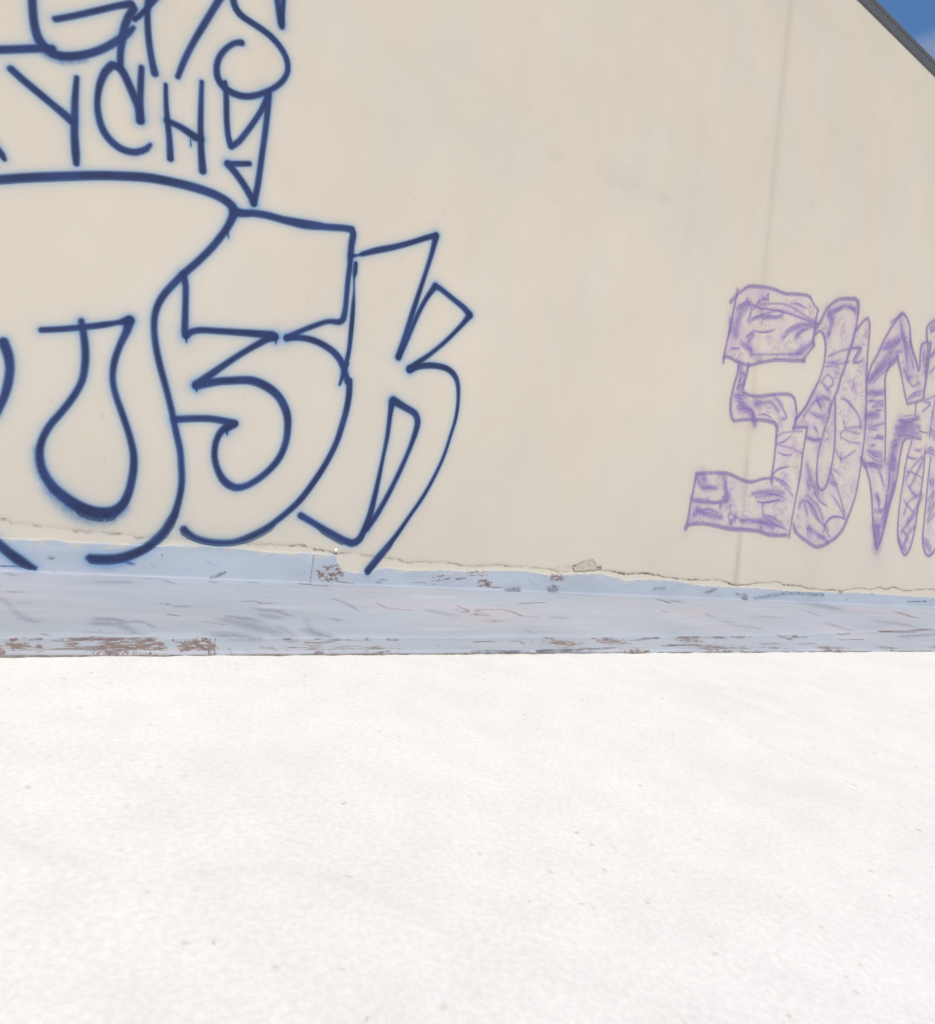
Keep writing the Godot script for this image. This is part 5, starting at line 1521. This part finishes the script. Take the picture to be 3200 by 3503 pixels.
func bare_patches() -> Array:
	return [
		[.62, Rect2(-3.019, -1.435, 0.099, 0.137)],
		[.6, Rect2(-3.059, -1.445, 0.042, 0.101)],
		[.62, Rect2(-2.654, -1.477, 0.288, 0.174)],
		[.64, Rect2(-2.321, -1.475, 0.157, 0.153)],
		[.38, Rect2(-2.792, -1.413, 0.068, 0.12)],
		[.45, Rect2(-2.904, -1.423, 0.033, 0.073)],
		[.55, Rect2(-2.67, -1.443, 0.034, 0.053)],
		[.62, Rect2(-2.226, -1.501, 0.092, 0.191)],
		[.5, Rect2(-0.975, -0.007, 0.234, 0.146)],
		[.34, Rect2(0.002, 0.018, 0.289, 0.1)],
		[.38, Rect2(0.356, 0.104, 0.345, 0.055)],
		[.62, Rect2(0.536, 0.018, 0.161, 0.069)],
		[.62, Rect2(1.36, 0.094, 0.183, 0.067)],
		[.5, Rect2(1.334, 0.02, 0.161, 0.049)],
		[.62, Rect2(0.029, -1.514, 0.225, 0.126)],
		[.58, Rect2(0.495, -1.502, 0.27, 0.134)],
		[.45, Rect2(0.643, -1.508, 0.184, 0.12)],
		[.55, Rect2(0.557, -1.692, 0.177, 0.091)],
		[.5, Rect2(0.723, -1.679, 0.139, 0.071)],
		[.34, Rect2(-0.233, -0.86, 0.297, 0.241)],
		[.45, Rect2(-0.152, -1.016, 0.208, 0.067)],
		[.35, Rect2(0.208, -1.508, 0.172, 0.108)],
		[.3, Rect2(-0.17, -1.526, 0.249, 0.107)],
		[.55, Rect2(1.359, -1.506, 0.294, 0.122)],
		[.45, Rect2(1.403, -1.629, 0.315, 0.1)],
		[.34, Rect2(3.342, -0.836, 0.684, 0.151)],
		[.38, Rect2(3.154, -1.754, 0.287, 0.087)],
	]

func paint_edge() -> PackedVector2Array:
	return flat([-2.996, 0.215, -2.932, 0.217, -2.866, 0.213, -2.756, 0.227, -2.644, 0.217, -2.453, 0.222, -2.305, 0.222, -2.112, 0.228, -1.912, 0.243, -1.617, 0.243, -1.433, 0.232, -1.243, 0.23, -1.087, 0.239, -1.007, 0.24, -0.84, 0.238, -0.783, 0.146, -0.709, 0.125, -0.555, 0.124, -0.407, 0.17, -0.265, 0.16, -0.026, 0.171, 0.414, 0.178, 0.686, 0.198, 1.049, 0.208, 1.284, 0.191, 1.444, 0.186, 1.687, 0.208, 1.941, 0.224, 2.213, 0.205, 2.406, 0.17, 2.689, 0.199, 3.095, 0.202, 3.628, 0.168, 4.095, 0.169, 4.594, 0.171, 5.129, 0.165, 5.705, 0.159, 6.321, 0.169, 6.986, 0.187, 8.095, 0.183, 8.916, 0.176, 9.543, 0.182])

func crack_line() -> PackedVector3Array:
	return line([-3.057, 0.313, 0.003, -3.019, 0.314, 0.004, -3.001, 0.317, 0.007, -2.981, 0.313, 0.008, -2.955, 0.297, 0.003, -2.918, 0.294, 0, -2.853, 0.297, 0.002, -2.813, 0.295, 0.006, -2.771, 0.288, 0.004, -2.695, 0.283, 0.002, -2.611, 0.283, 0.005, -2.568, 0.282, 0.004, -2.467, 0.28, 0.002, -2.392, 0.276, 0.006, -2.348, 0.279, 0.006, -2.301, 0.271, 0.003, -2.238, 0.264, 0.005, -2.161, 0.267, 0.003, -2.114, 0.271, 0, -1.57, 0.271, 0.003, -1.461, 0.274, 0.004, -1.35, 0.281, 0.005, -1.321, 0.281, 0.002, -1.234, 0.28, 0.005, -1.168, 0.29, 0.008, -1.099, 0.292, 0.009, -1.085, 0.273, 0.004, -1.079, 0.27, 0, -1.023, 0.268, 0.004, -1.012, 0.265, 0.008, -0.95, 0.264, 0.006, -0.928, 0.259, 0.004, -0.843, 0.249, 0.011, -0.781, 0.26, 0.006, -0.673, 0.259, 0.005, -0.56, 0.246, 0.005, -0.457, 0.242, 0.004, -0.304, 0.233, 0.004, -0.269, 0.231, 0.008, -0.242, 0.217, 0.005, -0.181, 0.214, 0.004, -0.038, 0.229, 0.004, 0.087, 0.229, 0.003, 0.215, 0.233, 0.006, 0.324, 0.216, 0.006, 0.406, 0.215, 0.004, 0.541, 0.222, 0.005, 0.636, 0.234, 0.004, 0.748, 0.241, 0.004, 0.866, 0.233, 0.006, 0.969, 0.234, 0.003, 1.15, 0.237, 0.004, 1.213, 0.232, 0.003, 1.404, 0.224, 0.006, 1.536, 0.215, 0.002, 2.041, 0.256, 0.005, 2.224, 0.247, 0.01, 2.28, 0.242, 0.017, 2.375, 0.233, 0.017, 2.68, 0.249, 0.014, 2.882, 0.242, 0.011, 2.966, 0.228, 0.01, 3.134, 0.222, 0.008, 3.306, 0.215, 0.007, 3.481, 0.216, 0.012, 3.619, 0.218, 0.005, 3.732, 0.225, 0.009, 3.87, 0.23, 0.007, 3.99, 0.221, 0.004, 4.113, 0.204, 0.017, 4.238, 0.185, 0.011, 4.387, 0.19, 0.011, 4.562, 0.206, 0.009, 4.663, 0.223, 0.006, 4.953, 0.238, 0.004, 5.116, 0.249, 0.006, 5.26, 0.221, 0.015, 5.576, 0.223, 0.012, 5.788, 0.199, 0.011, 6.002, 0.196, 0.006, 6.192, 0.181, 0.008, 6.446, 0.199, 0.014, 6.613, 0.185, 0.011, 6.845, 0.211, 0.005, 7.154, 0.242, 0.01, 7.444, 0.229, 0.007, 7.698, 0.271, 0.01, 7.892, 0.245, 0.009, 8.12, 0.284, 0.014, 8.488, 0.245, 0.009, 9.162, 0.286, 0.007, 9.53, 0.29, 0.011, 10.035, 0.291, 0.01])

func chip_line() -> PackedVector3Array:
	return line([1.413, 0.258, 0.003, 1.557, 0.273, 0.003, 1.637, 0.272, 0.017, 1.69, 0.296, 0.007, 1.8, 0.327, 0.002, 1.891, 0.347, 0.006, 1.922, 0.324, 0.003, 1.947, 0.283, 0.009, 2.018, 0.283, 0.017])

func chip_area() -> PackedVector2Array:
	return flat([1.628, 0.268, 1.662, 0.29, 1.703, 0.299, 1.758, 0.321, 1.8, 0.326, 1.846, 0.339, 1.891, 0.347, 1.913, 0.333, 1.932, 0.31, 1.947, 0.286, 1.989, 0.297, 2.023, 0.303, 2.023, 0.274, 1.937, 0.247, 1.767, 0.232, 1.667, 0.224])
